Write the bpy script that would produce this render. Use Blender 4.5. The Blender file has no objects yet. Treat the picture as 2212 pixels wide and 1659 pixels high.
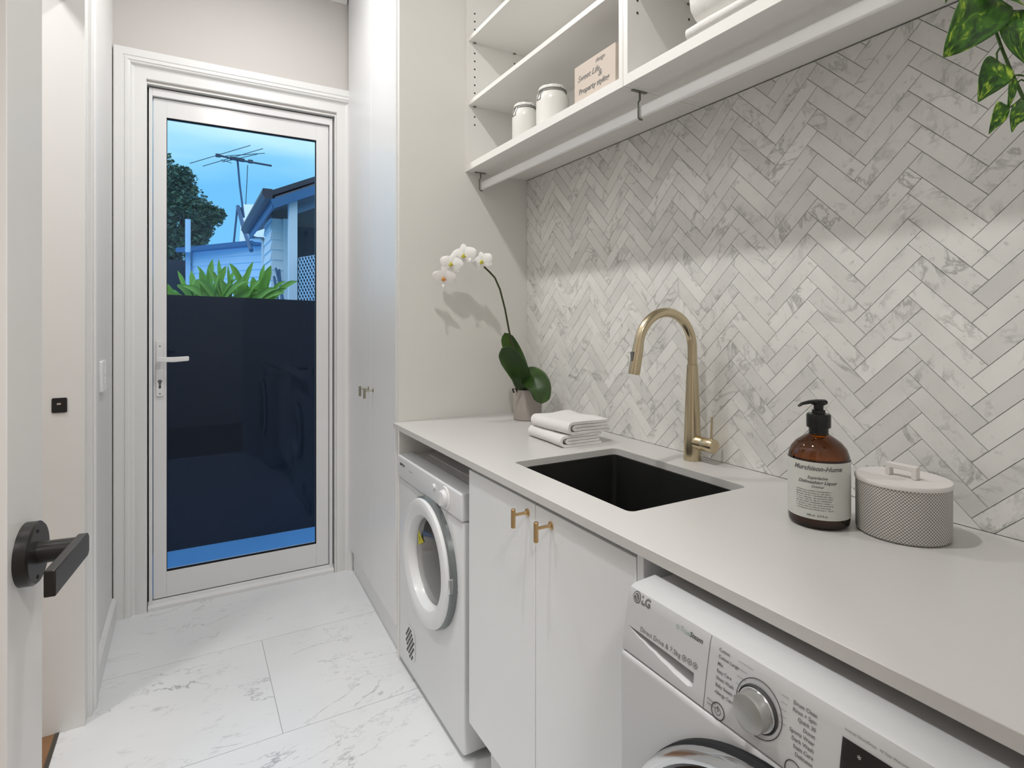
import bpy, bmesh, math, random
from mathutils import Vector, Matrix, noise
C = bpy.context.scene.collection
R = math.radians
PI = math.pi
rnd = random.Random(7)

# ------------------------------------------------------------------ camera
YAW = math.atan(698/1226.2)
FPX = 1226.2
cam_d = bpy.data.cameras.new('camera'); cam = bpy.data.objects.new('camera', cam_d); C.objects.link(cam)
cam.location = (0, 0, 1.28)
cam.rotation_euler = (PI/2, 0, -YAW)
cam_d.sensor_width = 36; cam_d.lens = 36*FPX/2212
cam_d.shift_y = (695-829.5)/2212
cam_d.clip_start = 0.02; cam_d.clip_end = 200
bpy.context.scene.camera = cam
vs = bpy.context.scene.view_settings
vs.view_transform = 'Standard'; vs.look = 'None'; vs.gamma = 1; vs.use_curve_mapping = False
vs.exposure = 0.83
FW = Vector((math.sin(YAW), math.cos(YAW), 0)); RT = Vector((math.cos(YAW), -math.sin(YAW), 0))
def at(u, v, w):      # point seen at pixel (u,v) at a distance w along the view axis
    return Vector((0,0,1.28)) + w*(FW + RT*((u-1106)/FPX) + Vector((0,0,1))*((695-v)/FPX))

# ------------------------------------------------------------------ dusk sky
wd = bpy.data.worlds.new('dusk_sky'); bpy.context.scene.world = wd; wd.use_nodes = True
nt = wd.node_tree; nt.nodes.clear()
def N(nt, t, **k):
    n = nt.nodes.new(t)
    for a, b in k.items(): setattr(n, a, b)
    return n
tc = N(nt, 'ShaderNodeTexCoord'); sep = N(nt, 'ShaderNodeSeparateXYZ'); nt.links.new(tc.outputs['Generated'], sep.inputs[0])
mpw = N(nt, 'ShaderNodeMapping'); mpw.inputs['Scale'].default_value = (1.4, 1.4, 5.5); nt.links.new(tc.outputs['Generated'], mpw.inputs[0])
nz = N(nt, 'ShaderNodeTexNoise'); nz.inputs['Scale'].default_value = 2.2; nz.inputs['Detail'].default_value = 5; nz.inputs['Roughness'].default_value = .45
nt.links.new(mpw.outputs[0], nz.inputs['Vector'])
mz = N(nt, 'ShaderNodeMath', operation='MULTIPLY_ADD'); nt.links.new(nz.outputs[0], mz.inputs[0]); mz.inputs[1].default_value = 0.20; mz.inputs[2].default_value = -0.10
ad = N(nt, 'ShaderNodeMath', operation='ADD'); nt.links.new(sep.outputs[2], ad.inputs[0]); nt.links.new(mz.outputs[0], ad.inputs[1])
cr = N(nt, 'ShaderNodeValToRGB'); nt.links.new(ad.outputs[0], cr.inputs[0])
el = cr.color_ramp.elements
el[0].position = 0.0; el[0].color = (0.12, 0.32, 0.52, 1)
el[1].position = 1.0; el[1].color = (0.30, 0.50, 0.85, 1)
for p, c in ((.12, (.115,.33,.55,1)), (.19, (.10,.32,.56,1)), (.235, (.155,.38,.57,1)), (.28, (.31,.50,.62,1)), (.33, (.44,.58,.66,1)), (.5, (.60,.80,1.1,1))):
    e = el.new(p); e.color = c
bg = N(nt, 'ShaderNodeBackground'); bg.inputs[1].default_value = 1.15; nt.links.new(cr.outputs[0], bg.inputs[0])
wo = N(nt, 'ShaderNodeOutputWorld'); nt.links.new(bg.outputs[0], wo.inputs[0])

# ------------------------------------------------------------------ lamps' positions (built as fixtures further down)
LAMPS = [  # x, y, watts, colour, diameter, which
    (0.25, 0.91, 7.2, (1.0, .98, .95), .075, 'over the middle of the laundry'),
    (0.25, 2.16, 5.9, (1.0, .985, .97), .075, 'in front of the glazed door'),
    (0.12, -0.80, 19.0, (1.0, .985, .965), .40, 'added unseen in the hall as fill light'),  # hall source is added out of view to fill the laundry with light
    (-0.85, 1.75, 8.3, (1.0, .975, .95), .20, 'in the passage beside the side doorway'),
]
CEIL = 2.955

# ------------------------------------------------------------------ materials
MATS = {}
def rgb(h):
    h = h.lstrip('#'); v = [int(h[i:i+2], 16)/255 for i in (0,2,4)]
    return tuple(((c+.055)/1.055)**2.4 if c > .04045 else c/12.92 for c in v)+(1,)
def mat(name, col, rough=.5, metal=0, spec=.5, bump=0, bscale=60, var=0, vscale=8, coat=0, sheen=0, trans=0, ior=1.45, emit=None, estr=0, aniso=None, sub=0):
    m = bpy.data.materials.new(name); m.use_nodes = True; t = m.node_tree; b = t.nodes['Principled BSDF']
    if isinstance(col, str): col = rgb(col)
    b.inputs['Roughness'].default_value = rough; b.inputs['Metallic'].default_value = metal
    b.inputs['Specular IOR Level'].default_value = spec; b.inputs['Coat Weight'].default_value = coat
    b.inputs['Sheen Weight'].default_value = sheen; b.inputs['Transmission Weight'].default_value = trans; b.inputs['IOR'].default_value = ior
    b.inputs['Subsurface Weight'].default_value = sub
    if sub: b.inputs['Subsurface Scale'].default_value = .01
    b.inputs['Base Color'].default_value = col
    tc = N(t, 'ShaderNodeTexCoord')
    v = var if var else .015
    n = N(t, 'ShaderNodeTexNoise'); n.inputs['Scale'].default_value = vscale; n.inputs['Detail'].default_value = 4
    t.links.new(tc.outputs['Object'], n.inputs['Vector'])
    mr = N(t, 'ShaderNodeMapRange'); mr.inputs['To Min'].default_value = 1-v; mr.inputs['To Max'].default_value = 1+v; t.links.new(n.outputs[0], mr.inputs[0])
    mx = N(t, 'ShaderNodeMix', data_type='RGBA', blend_type='MULTIPLY'); mx.inputs[0].default_value = 1
    mx.inputs['A'].default_value = col; t.links.new(mr.outputs[0], mx.inputs['B']); t.links.new(mx.outputs['Result'], b.inputs['Base Color'])
    if bump:
        n2 = N(t, 'ShaderNodeTexNoise'); n2.inputs['Scale'].default_value = bscale; n2.inputs['Detail'].default_value = 3
        t.links.new(tc.outputs['Object'], n2.inputs['Vector'])
        bp = N(t, 'ShaderNodeBump'); bp.inputs['Strength'].default_value = bump; bp.inputs['Distance'].default_value = .002
        t.links.new(n2.outputs[0], bp.inputs['Height']); t.links.new(bp.outputs[0], b.inputs['Normal'])
    if emit: b.inputs['Emission Color'].default_value = emit; b.inputs['Emission Strength'].default_value = estr
    MATS[name] = m
    return m
def marble(name, base, vein, fleck, scale, rough=.3, off_attr=None, amount=.5, fl_amt=.5, stretch=(1,1,1), rand_amt=.1, vw=.022):
    m = bpy.data.materials.new(name); m.use_nodes = True; t = m.node_tree; b = t.nodes['Principled BSDF']
    L = t.links.new
    tc = N(t, 'ShaderNodeTexCoord'); src = tc.outputs['Object']
    at_ = None
    if off_attr:
        at_ = N(t, 'ShaderNodeAttribute', attribute_name=off_attr)
        sc = N(t, 'ShaderNodeVectorMath', operation='SCALE'); sc.inputs[0].default_value = (13.1, 27.7, 19.3); L(at_.outputs['Fac'], sc.inputs['Scale'])
        a = N(t, 'ShaderNodeVectorMath', operation='ADD'); L(src, a.inputs[0]); L(sc.outputs[0], a.inputs[1]); src = a.outputs[0]
    mp = N(t, 'ShaderNodeMapping'); mp.inputs['Scale'].default_value = stretch; L(src, mp.inputs[0]); src = mp.outputs[0]
    def veins(scl, w, dist):
        n = N(t, 'ShaderNodeTexNoise'); n.inputs['Scale'].default_value = scl; n.inputs['Detail'].default_value = 7; n.inputs['Roughness'].default_value = .62; n.inputs['Distortion'].default_value = dist
        L(src, n.inputs['Vector'])
        s = N(t, 'ShaderNodeMath', operation='SUBTRACT'); L(n.outputs[0], s.inputs[0]); s.inputs[1].default_value = .5
        ab = N(t, 'ShaderNodeMath', operation='ABSOLUTE'); L(s.outputs[0], ab.inputs[0])
        mr = N(t, 'ShaderNodeMapRange'); mr.inputs['From Min'].default_value = 0; mr.inputs['From Max'].default_value = w; mr.inputs['To Min'].default_value = 1; mr.inputs['To Max'].default_value = 0
        L(ab.outputs[0], mr.inputs[0]); return mr.outputs[0]
    v1 = veins(scale, vw, .7)
    msk = N(t, 'ShaderNodeTexNoise'); msk.inputs['Scale'].default_value = scale*1.3; msk.inputs['Detail'].default_value = 3; L(src, msk.inputs['Vector'])
    mm = N(t, 'ShaderNodeMapRange'); mm.inputs['From Min'].default_value = .47; mm.inputs['From Max'].default_value = .66; L(msk.outputs[0], mm.inputs[0])
    f1 = N(t, 'ShaderNodeMath', operation='MULTIPLY'); L(v1, f1.inputs[0]); L(mm.outputs[0], f1.inputs[1])
    f2 = N(t, 'ShaderNodeMath', operation='MULTIPLY'); L(f1.outputs[0], f2.inputs[0]); f2.inputs[1].default_value = amount
    # clouds
    cl = N(t, 'ShaderNodeTexNoise'); cl.inputs['Scale'].default_value = scale*.55; cl.inputs['Detail'].default_value = 6; L(src, cl.inputs['Vector'])
    cm = N(t, 'ShaderNodeMapRange'); cm.inputs['From Min'].default_value = .40; cm.inputs['From Max'].default_value = .72; cm.inputs['To Max'].default_value = .55; L(cl.outputs[0], cm.inputs[0])
    # flecks
    fk = N(t, 'ShaderNodeTexNoise'); fk.inputs['Scale'].default_value = scale*5; fk.inputs['Detail'].default_value = 5; fk.inputs['Roughness'].default_value = .7; L(src, fk.inputs['Vector'])
    fm = N(t, 'ShaderNodeMapRange'); fm.inputs['From Min'].default_value = .60; fm.inputs['From Max'].default_value = .74; fm.inputs['To Max'].default_value = fl_amt; L(fk.outputs[0], fm.inputs[0])
    m1 = N(t, 'ShaderNodeMix', data_type='RGBA'); m1.inputs['A'].default_value = base; m1.inputs['B'].default_value = vein
    cmx = N(t, 'ShaderNodeMath', operation='MULTIPLY'); L(cm.outputs[0], cmx.inputs[0]); cmx.inputs[1].default_value = amount
    L(cmx.outputs[0], m1.inputs[0])
    m2 = N(t, 'ShaderNodeMix', data_type='RGBA'); L(m1.outputs['Result'], m2.inputs['A']); m2.inputs['B'].default_value = fleck; L(f2.outputs[0], m2.inputs[0])
    m3 = N(t, 'ShaderNodeMix', data_type='RGBA'); L(m2.outputs['Result'], m3.inputs['A']); m3.inputs['B'].default_value = fleck; L(fm.outputs[0], m3.inputs[0])
    out = m3.outputs['Result']
    if at_:
        wn = N(t, 'ShaderNodeTexWhiteNoise', noise_dimensions='1D'); L(at_.outputs['Fac'], wn.inputs['W'])
        mr = N(t, 'ShaderNodeMapRange'); mr.inputs['To Min'].default_value = 1-rand_amt; mr.inputs['To Max'].default_value = 1+rand_amt*.75; L(wn.outputs['Value'], mr.inputs[0])
        mu = N(t, 'ShaderNodeMix', data_type='RGBA', blend_type='MULTIPLY'); mu.inputs[0].default_value = 1; L(out, mu.inputs['A']); L(mr.outputs[0], mu.inputs['B']); out = mu.outputs['Result']
    L(out, b.inputs['Base Color']); b.inputs['Roughness'].default_value = rough
    MATS[name] = m; return m

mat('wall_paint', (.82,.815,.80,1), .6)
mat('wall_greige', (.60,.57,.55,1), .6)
mat('wall_paint_warm', (.74,.70,.66,1), .6)
mat('ceiling_paint', (.88,.88,.87,1), .8)
mat('trim_paint', (.80,.80,.79,1), .3)
mat('cabinet_white', (.82,.83,.835,1), .35)
mat('shelf_white', (.88,.87,.84,1), .4)
mat('shelf_edge', (.92,.905,.87,1), .3)
mat('shelf_under', (.74,.74,.70,1), .45)
mat('panel_side', (.82,.81,.77,1), .42)
mat('alu_white', (.80,.80,.80,1), .2)
mat('quartz', (.655,.642,.626,1), .3, var=.02, vscale=180)
mat('gap_dark', (.012,.012,.014,1), .8)
mat('black_metal', (.016,.015,.014,1), .34, spec=.5)
mat('black_plate', (.012,.012,.012,1), .4)
mat('sink_black', (.009,.009,.009,1), .55, bump=.3, bscale=900)
mat('chrome', (.72,.73,.74,1), .12, 1)
mat('steel', (.55,.55,.56,1), .25, 1)
mat('rail_alu', (.86,.86,.86,1), .32, .25)
mat('brushed_gold', (.60,.51,.35,1), .24, 1)
mat('brass', (.62,.43,.22,1), .33, 1)
mat('nickel', (.36,.35,.28,1), .35, 1)
mat('appliance_white', (.78,.79,.80,1), .28, coat=.2)
mat('washer_face', (.60,.61,.62,1), .33, coat=.1)
mat('appliance_lid', (.72,.71,.70,1), .4)
mat('ring_grey', (.20,.22,.22,1), .3, .4)
mat('dark_glass', (.012,.012,.013,1), .08, coat=.5)
mat('drum_glass', (.085,.08,.07,1), .1, coat=.5)
mat('knob_grey', (.42,.42,.41,1), .3, .7)
mat('print_grey', (.16,.16,.16,1), .6)
mat('print_dark', (.05,.05,.05,1), .6)
mat('print_light', (.62,.62,.62,1), .6)
mat('print_green', (.33,.45,.36,1), .6)
mat('warning_yellow', (.55,.50,.02,1), .5)
mat('towel_white', (.90,.885,.86,1), .95, bump=.9, bscale=420, sheen=.3)
mat('blanket_white', (.86,.85,.82,1), .9, bump=.6, bscale=250, sheen=.3)
mat('petal_white', (.93,.92,.90,1), .6)
mat('lip_yellow', (.55,.50,.05,1), .5)
mat('lip_orange', (.62,.27,.05,1), .5)
mat('stem_dark', (.045,.05,.018,1), .5)
mat('pot_grey', (.42,.38,.345,1), .7)
mat('soil_bark', (.03,.02,.012,1), .9, bump=1, bscale=120)
mat('plant_stem', (.035,.08,.01,1), .4)
mat('jar_white', (.84,.83,.79,1), .22, coat=.3)
mat('wire', (.22,.22,.20,1), .3, 1)
mat('sign_cream', (.66,.575,.50,1), .6)
mat('sign_edge_light', (.68,.72,.70,1), .5)
mat('sign_board', (.22,.15,.08,1), .7)
mat('amber_liquid', (.018,.008,.003,1), .06, trans=.0, coat=1)
mat('label_paper', (.66,.665,.62,1), .55)
mat('pump_black', (.007,.007,.007,1), .28)
mat('lid_ceramic', (.76,.73,.70,1), .5)
mat('timber_floor', (.25,.13,.06,1), .35, var=.35, vscale=14)
mat('door_panel_shade', (.47,.41,.36,1), .5)  # recess shade and hall reflection put into the panel colour
mat('threshold_dark', (.06,.055,.045,1), .4)
mat('switch_white', (.84,.84,.84,1), .25)
mat('grout_wall', (.30,.30,.28,1), .8)
mat('grout_floor', (.42,.42,.41,1), .8)
mat('deck_sky_tint', (.17,.45,.78,1), .7)  # blue of the dusk sky light put into the paving colour
mat('fence_charcoal', (.006,.005,.007,1), .6)
mat('board_white', (.80,.80,.78,1), .6)
mat('board_blue', (.55,.70,.80,1), .6)
mat('roof_dark', (.05,.04,.045,1), .5)
mat('fascia_blue', (.05,.15,.28,1), .5)
mat('eave_brown', (.17,.14,.12,1), .7)
mat('roof_metal', (.80,.82,.84,1), .4)
mat('opening_dark', (.02,.022,.025,1), .5)
mat('aerial_metal', (.05,.06,.08,1), .5)
mat('mast_blue', (.06,.12,.20,1), .5)
mat('tree_leaf', (.085,.14,.065,1), .6, var=.5, vscale=.8)
mat('bark', (.05,.04,.03,1), .9)
mat('strap_leaf', (.26,.48,.05,1), .45, var=.5, vscale=2.5)
mat('lamp_glow', (1,1,1,1), .5, emit=(1,.95,.88,1), estr=6)
marble('marble_tile', rgb('#efeeea'), rgb('#bcbdba'), rgb('#8a8c88'), 9, .28, 'tile_rand', .66, .40, rand_amt=.085, vw=.035)
marble('marble_floor', rgb('#e6e8ea'), rgb('#cfd1d4'), rgb('#77797e'), 2.3, .25, 'tile_rand', .7, .30, stretch=(1,1.9,1), rand_amt=.02, vw=.010)
# leaf with yellow variegation
def leaf_mat(name, dark, mid, light, sc, lo=.52, hi=.60):
    m = bpy.data.materials.new(name); m.use_nodes = True; t = m.node_tree; b = t.nodes['Principled BSDF']; L = t.links.new
    tc = N(t, 'ShaderNodeTexCoord'); mp = N(t, 'ShaderNodeMapping'); mp.inputs['Scale'].default_value = (1,1,1); L(tc.outputs['UV'], mp.inputs[0])
    at_ = N(t, 'ShaderNodeAttribute', attribute_name='leaf_rand'); a = N(t, 'ShaderNodeVectorMath', operation='ADD'); L(mp.outputs[0], a.inputs[0])
    s3 = N(t, 'ShaderNodeVectorMath', operation='SCALE'); s3.inputs[0].default_value = (3,17,29); L(at_.outputs['Fac'], s3.inputs['Scale']); L(s3.outputs[0], a.inputs[1])
    n = N(t, 'ShaderNodeTexNoise'); n.inputs['Scale'].default_value = sc; n.inputs['Detail'].default_value = 5; n.inputs['Distortion'].default_value = .6; L(a.outputs[0], n.inputs['Vector'])
    c = N(t, 'ShaderNodeValToRGB'); L(n.outputs[0], c.inputs[0]); e = c.color_ramp.elements
    e[0].position = .38; e[0].color = dark; e[1].position = hi; e[1].color = light
    x = e.new(lo); x.color = mid
    L(c.outputs[0], b.inputs['Base Color']); b.inputs['Roughness'].default_value = .42
    MATS[name] = m
leaf_mat('pothos_leaf', (.014,.06,.005,1), (.055,.19,.008,1), (.46,.64,.05,1), 5.5, .55, .66)
leaf_mat('orchid_leaf', (.022,.055,.010,1), (.035,.085,.012,1), (.08,.16,.02,1), 1.5, .55, .9)
# canister weave
def weave():
    m = bpy.data.materials.new('canister_weave'); m.use_nodes = True; t = m.node_tree; b = t.nodes['Principled BSDF']; L = t.links.new
    tc = N(t, 'ShaderNodeTexCoord'); sp = N(t, 'ShaderNodeSeparateXYZ'); L(tc.outputs['UV'], sp.inputs[0])
    def tri(sock, k, add=0):
        a = N(t, 'ShaderNodeMath', operation='MULTIPLY_ADD'); L(sock, a.inputs[0]); a.inputs[1].default_value = k; a.inputs[2].default_value = add
        s = N(t, 'ShaderNodeMath', operation='SINE'); L(a.outputs[0], s.inputs[0]); return s.outputs[0]
    def wv(ku, kv):
        a = N(t, 'ShaderNodeMath', operation='MULTIPLY'); L(sp.outputs[0], a.inputs[0]); a.inputs[1].default_value = 2*PI*ku
        c = N(t, 'ShaderNodeMath', operation='MULTIPLY_ADD'); L(sp.outputs[1], c.inputs[0]); c.inputs[1].default_value = 2*PI*kv; L(a.outputs[0], c.inputs[2])
        s = N(t, 'ShaderNodeMath', operation='SINE'); L(c.outputs[0], s.inputs[0]); return s.outputs[0]
    p = wv(84, 17); q = wv(84, -17)
    mu = N(t, 'ShaderNodeMath', operation='ADD'); L(p, mu.inputs[0]); L(q, mu.inputs[1])
    mr = N(t, 'ShaderNodeMapRange'); mr.inputs['From Min'].default_value = -.5; mr.inputs['From Max'].default_value = .5; L(mu.outputs[0], mr.inputs[0])
    mx = N(t, 'ShaderNodeMix', data_type='RGBA'); mx.inputs['A'].default_value = (.23,.215,.20,1); mx.inputs['B'].default_value = (.72,.69,.65,1); L(mr.outputs[0], mx.inputs[0])
    L(mx.outputs['Result'], b.inputs['Base Color']); b.inputs['Roughness'].default_value = .6
    bp = N(t, 'ShaderNodeBump'); bp.inputs['Strength'].default_value = .5; bp.inputs['Distance'].default_value = .001; L(mr.outputs[0], bp.inputs['Height']); L(bp.outputs[0], b.inputs['Normal'])
    MATS['canister_weave'] = m
weave()
def glass():
    m = bpy.data.materials.new('pane_glass'); m.use_nodes = True; t = m.node_tree; t.nodes.clear(); L = t.links.new
    o = N(t, 'ShaderNodeOutputMaterial'); mx = N(t, 'ShaderNodeMixShader'); fr = N(t, 'ShaderNodeFresnel'); fr.inputs[0].default_value = 1.5
    tr = N(t, 'ShaderNodeBsdfTransparent'); tr.inputs[0].default_value = (.93,.96,.96,1)
    gl = N(t, 'ShaderNodeBsdfGlossy'); gl.inputs['Roughness'].default_value = 0.0; gl.inputs['Color'].default_value = (.17,.22,.40,1)
    L(fr.outputs[0], mx.inputs[0]); L(tr.outputs[0], mx.inputs[1]); L(gl.outputs[0], mx.inputs[2]); L(mx.outputs[0], o.inputs[0])
    MATS['pane_glass'] = m
    m = bpy.data.materials.new('amber_glass'); m.use_nodes = True; b = m.node_tree.nodes['Principled BSDF']
    b.inputs['Base Color'].default_value = (.42,.11,.012,1); b.inputs['Transmission Weight'].default_value = 1; b.inputs['Roughness'].default_value = .02; b.inputs['IOR'].default_value = 1.5
    MATS['amber_glass'] = m
glass()

# ------------------------------------------------------------------ mesh helpers
def box(bm, lo, hi, bevel=0, seg=2):
    x0,y0,z0 = lo; x1,y1,z1 = hi
    if x0>x1: x0,x1=x1,x0
    if y0>y1: y0,y1=y1,y0
    if z0>z1: z0,z1=z1,z0
    v = [bm.verts.new(p) for p in ((x0,y0,z0),(x1,y0,z0),(x1,y1,z0),(x0,y1,z0),(x0,y0,z1),(x1,y0,z1),(x1,y1,z1),(x0,y1,z1))]
    fs = [bm.faces.new([v[i] for i in f]) for f in ((3,2,1,0),(4,5,6,7),(0,1,5,4),(1,2,6,5),(2,3,7,6),(3,0,4,7))]
    if bevel:
        es = list({e for f in fs for e in f.edges})
        bmesh.ops.bevel(bm, geom=es, offset=bevel, segments=seg, affect='EDGES', profile=.6)
def frame_of(d):
    d = d.normalized(); a = Vector((0,0,1)) if abs(d.z) < .9 else Vector((1,0,0))
    s = d.cross(a).normalized(); return s, d.cross(s).normalized()
def tube(bm, pts, rad, seg=12, caps=True, flat=1):
    pts = [Vector(p) for p in pts]; n = len(pts); rings = []
    if not hasattr(rad, '__len__'): rad = [rad]*n
    s = None
    for i, p in enumerate(pts):
        d = (pts[min(i+1,n-1)]-pts[max(i-1,0)]).normalized()
        if s is None: s, u = frame_of(d)
        else:
            s = (s - d*s.dot(d)).normalized(); u = d.cross(s).normalized()
        rings.append([bm.verts.new(p + s*(rad[i]*math.cos(2*PI*k/seg)) + u*(rad[i]*flat*math.sin(2*PI*k/seg))) for k in range(seg)])
    for a, b in zip(rings, rings[1:]):
        for k in range(seg): bm.faces.new((a[k], a[(k+1)%seg], b[(k+1)%seg], b[k]))
    if caps:
        bm.faces.new(rings[0][::-1]); bm.faces.new(rings[-1])
def lathe(bm, prof, c, axis='z', seg=48, sgn=1, closed=False, uv=False):
    # prof: (radius, height) pairs
    c = Vector(c); rings = []
    for r, h in prof:
        if r < 1e-6: 
            off = {'z': (0,0,h), 'x': (h,0,0), 'y': (0,h,0)}[axis]; rings.append([bm.verts.new(c+Vector(off))]); continue
        ring = []
        for k in range(seg):
            a = 2*PI*k/seg; co, si = r*math.cos(a), r*math.sin(a)
            off = {'z': (co,si,h), 'x': (h,co,si), 'y': (co,h,si)}[axis]; ring.append(bm.verts.new(c+Vector(off)))
        rings.append(ring)
    pr = list(zip(rings, rings[1:]))
    if closed: pr.append((rings[-1], rings[0]))
    for a, b in pr:
        for k in range(seg):
            k2 = (k+1)%seg
            if len(a)==1 and len(b)==1: continue
            if len(a)==1: bm.faces.new((a[0], b[k2], b[k]))
            elif len(b)==1: bm.faces.new((a[k], a[k2], b[0]))
            else: bm.faces.new((a[k], a[k2], b[k2], b[k]))
def prism(bm, poly, f0, f1):   # poly 2D, f0/f1 map (a,b) to 3D points on the two end faces
    A = [bm.verts.new(f0(*p)) for p in poly]; B = [bm.verts.new(f1(*p)) for p in poly]; n = len(poly)
    bm.faces.new(A); bm.faces.new(B[::-1])
    for i in range(n): bm.faces.new((A[i], B[i], B[(i+1)%n], A[(i+1)%n]))
def rrect(x0, y0, x1, y1, r, n=5):
    out = []
    for cx, cy, a0 in ((x1-r,y1-r,0),(x0+r,y1-r,90),(x0+r,y0+r,180),(x1-r,y0+r,270)):
        for k in range(n+1): a = R(a0+90*k/n); out.append((cx+r*math.cos(a), cy+r*math.sin(a)))
    return out
def finish(me, smooth=True, ang=35):
    me.update()
    if smooth:
        for p in me.polygons: p.use_smooth = True
        try: me.set_sharp_from_angle(angle=R(ang))
        except Exception: pass
LOC = {}
def obj(name, bm, m, parent=None, local=False, smooth=True, bevel=0, ang=35, loc=None, recalc=True, bseg=2):
    if recalc: bmesh.ops.recalc_face_normals(bm, faces=bm.faces[:])
    me = bpy.data.meshes.new(name); 
    p = parent; L = Vector((0,0,0))
    while p is not None: L += Vector(p.location); p = p.parent
    own = Vector(loc) if loc is not None else Vector((0,0,0))
    if not local:
        bmesh.ops.translate(bm, vec=-(L+own), verts=bm.verts[:])
    bm.to_mesh(me); bm.free(); finish(me, smooth, ang)
    o = bpy.data.objects.new(name, me); C.objects.link(o); o.location = own
    if parent is not None: o.parent = parent
    if isinstance(m, str): m = MATS[m]
    me.materials.append(m)
    if bevel:
        b = o.modifiers.new('bevel', 'BEVEL'); b.width = bevel; b.segments = bseg; b.limit_method = 'ANGLE'; b.angle_limit = R(40); b.harden_normals = False
    return o
def NB(): return bmesh.new()
def tag(o, label=None, cat=None, group=None, kind=None):
    if label: o['label'] = label
    if cat: o['category'] = cat
    if group: o['group'] = group
    if kind: o['kind'] = kind
    return o
def thing(name, loc, label, cat, rz=0, group=None, kind=None):
    o = bpy.data.objects.new(name, None); C.objects.link(o); o.location = loc; o.rotation_euler = (0,0,rz); o.empty_display_size = .05
    return tag(o, label, cat, group, kind)
def struct(name, bm, m, label, cat, loc=(0,0,0), **k):
    return tag(obj(name, bm, m, loc=loc, **k), label, cat, kind='structure')
def copy_tree(o, parent=None):
    c = o.copy(); C.objects.link(c); c.parent = parent
    for ch in list(o.children): copy_tree(ch, c)
    return c
def bxo(name, lo, hi, m, parent=None, bevel=.001, **k):
    b = NB(); box(b, lo, hi); return obj(name, b, m, parent, bevel=bevel, **k)
def text_bm(bm, s, size, fn, align='LEFT', shear=0, spacing=1.0, bold=0):
    cu = bpy.data.curves.new('t', 'FONT'); cu.body = s; cu.size = size; cu.align_x = align; cu.align_y = 'CENTER'; cu.shear = shear; cu.space_character = spacing
    cu.resolution_u = 3; cu.offset = bold
    o = bpy.data.objects.new('t', cu); C.objects.link(o)
    dg = bpy.context.evaluated_depsgraph_get(); dg.update()
    me = bpy.data.meshes.new_from_object(o.evaluated_get(dg))
    vs_ = [bm.verts.new(fn(v.co.x, v.co.y)) for v in me.vertices]
    for p in me.polygons:
        try: bm.faces.new([vs_[i] for i in p.vertices])
        except ValueError: pass
    bpy.data.objects.remove(o); bpy.data.curves.remove(cu); bpy.data.meshes.remove(me)

# ================================================================== SETTING
WX = 1.262; LX = -.285; FY = 2.975
# floor: marble slabs 1.2 x 0.6 over grout
b = NB(); box(b, (-.35,-.12,-.12), (1.262,2.975,-.0015)); 
struct('floor_grout', b, 'grout_floor', 'pale grout bed under the marble floor tiles', 'floor', smooth=False)
b = NB(); lay = b.verts.layers.float.new('tile_rand')
ys = [-.12,.09,.69,1.29,1.885,2.48,2.975]
for j in range(6):
    off = .254 if j % 2 == 0 else -.346
    xs = sorted([x for x in (off-1.2, off, off+1.2) if -.35 < x < 1.262] + [-.35, 1.262])
    for i in range(len(xs)-1):
        n0 = len(b.verts); g = .0011
        box(b, (xs[i]+(g if i else 0), ys[j]+g, -.02), (xs[i+1]-(g if i<len(xs)-2 else 0), ys[j+1]-g, 0))
        r = rnd.random()*9; b.verts.ensure_lookup_table()
        for v in b.verts[n0:]: v[lay] = r
struct('floor', b, 'marble_floor', 'white marble floor tiles with fine grey veins and flecks', 'floor', smooth=False)
b = NB(); box(b, (-.362,1.30,-.02), (-.3501,2.36,.002)); struct('trim_threshold', b, 'threshold_dark', 'dark threshold strip where marble meets timber floor', 'threshold')
b = NB(); box(b, (-1.7,-1.9,-.1), (-.3621,2.975,0)); box(b, (-.3621,-1.9,-.1), (1.262,-.121,0)); struct('floor_hall', b, 'timber_floor', 'brown timber floor of the passage beside the laundry', 'floor')
b = NB(); box(b, (-1.8,-2.0,CEIL), (1.4,3.1,CEIL+.12)); struct('ceiling', b, 'ceiling_paint', 'flat white painted ceiling', 'ceiling')
# walls
b = NB(); box(b, (WX,-2.0,-.1), (1.4,3.1,CEIL)); struct('wall_right', b, 'wall_paint', 'painted wall behind the counter and shelves', 'wall')
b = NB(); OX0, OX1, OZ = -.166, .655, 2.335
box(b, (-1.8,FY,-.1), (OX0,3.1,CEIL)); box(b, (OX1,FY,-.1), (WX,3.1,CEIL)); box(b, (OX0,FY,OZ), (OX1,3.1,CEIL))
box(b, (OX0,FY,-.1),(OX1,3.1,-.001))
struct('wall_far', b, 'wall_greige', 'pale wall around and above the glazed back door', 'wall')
b = NB(); DY0, DY1, DZ = 1.42, 2.245, 2.36
box(b, (-.40,0,0), (LX,DY0,CEIL)); box(b, (-.40,DY1,0), (LX,FY,CEIL)); box(b, (-.40,DY0,DZ), (LX,DY1,CEIL))
struct('wall_left', b, 'wall_paint', 'left wall with the side doorway opening', 'wall')
b = NB(); box(b, (-.40,-.12,0), (-.255,0,CEIL)); box(b, (.459,-.12,0), (WX,0,CEIL)); box(b, (-.255,-.12,2.36), (.459,0,CEIL))
struct('wall_near', b, 'wall_paint', 'wall around the entry doorway behind the viewpoint', 'wall')
b = NB(); box(b, (-1.8,-2,-.1), (-1.7,3.1,CEIL)); box(b, (-1.7,-2,-.1), (1.262,-1.9,CEIL)); struct('wall_hall', b, 'wall_paint_warm', 'warm toned walls of the hall behind the laundry', 'wall')
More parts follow.
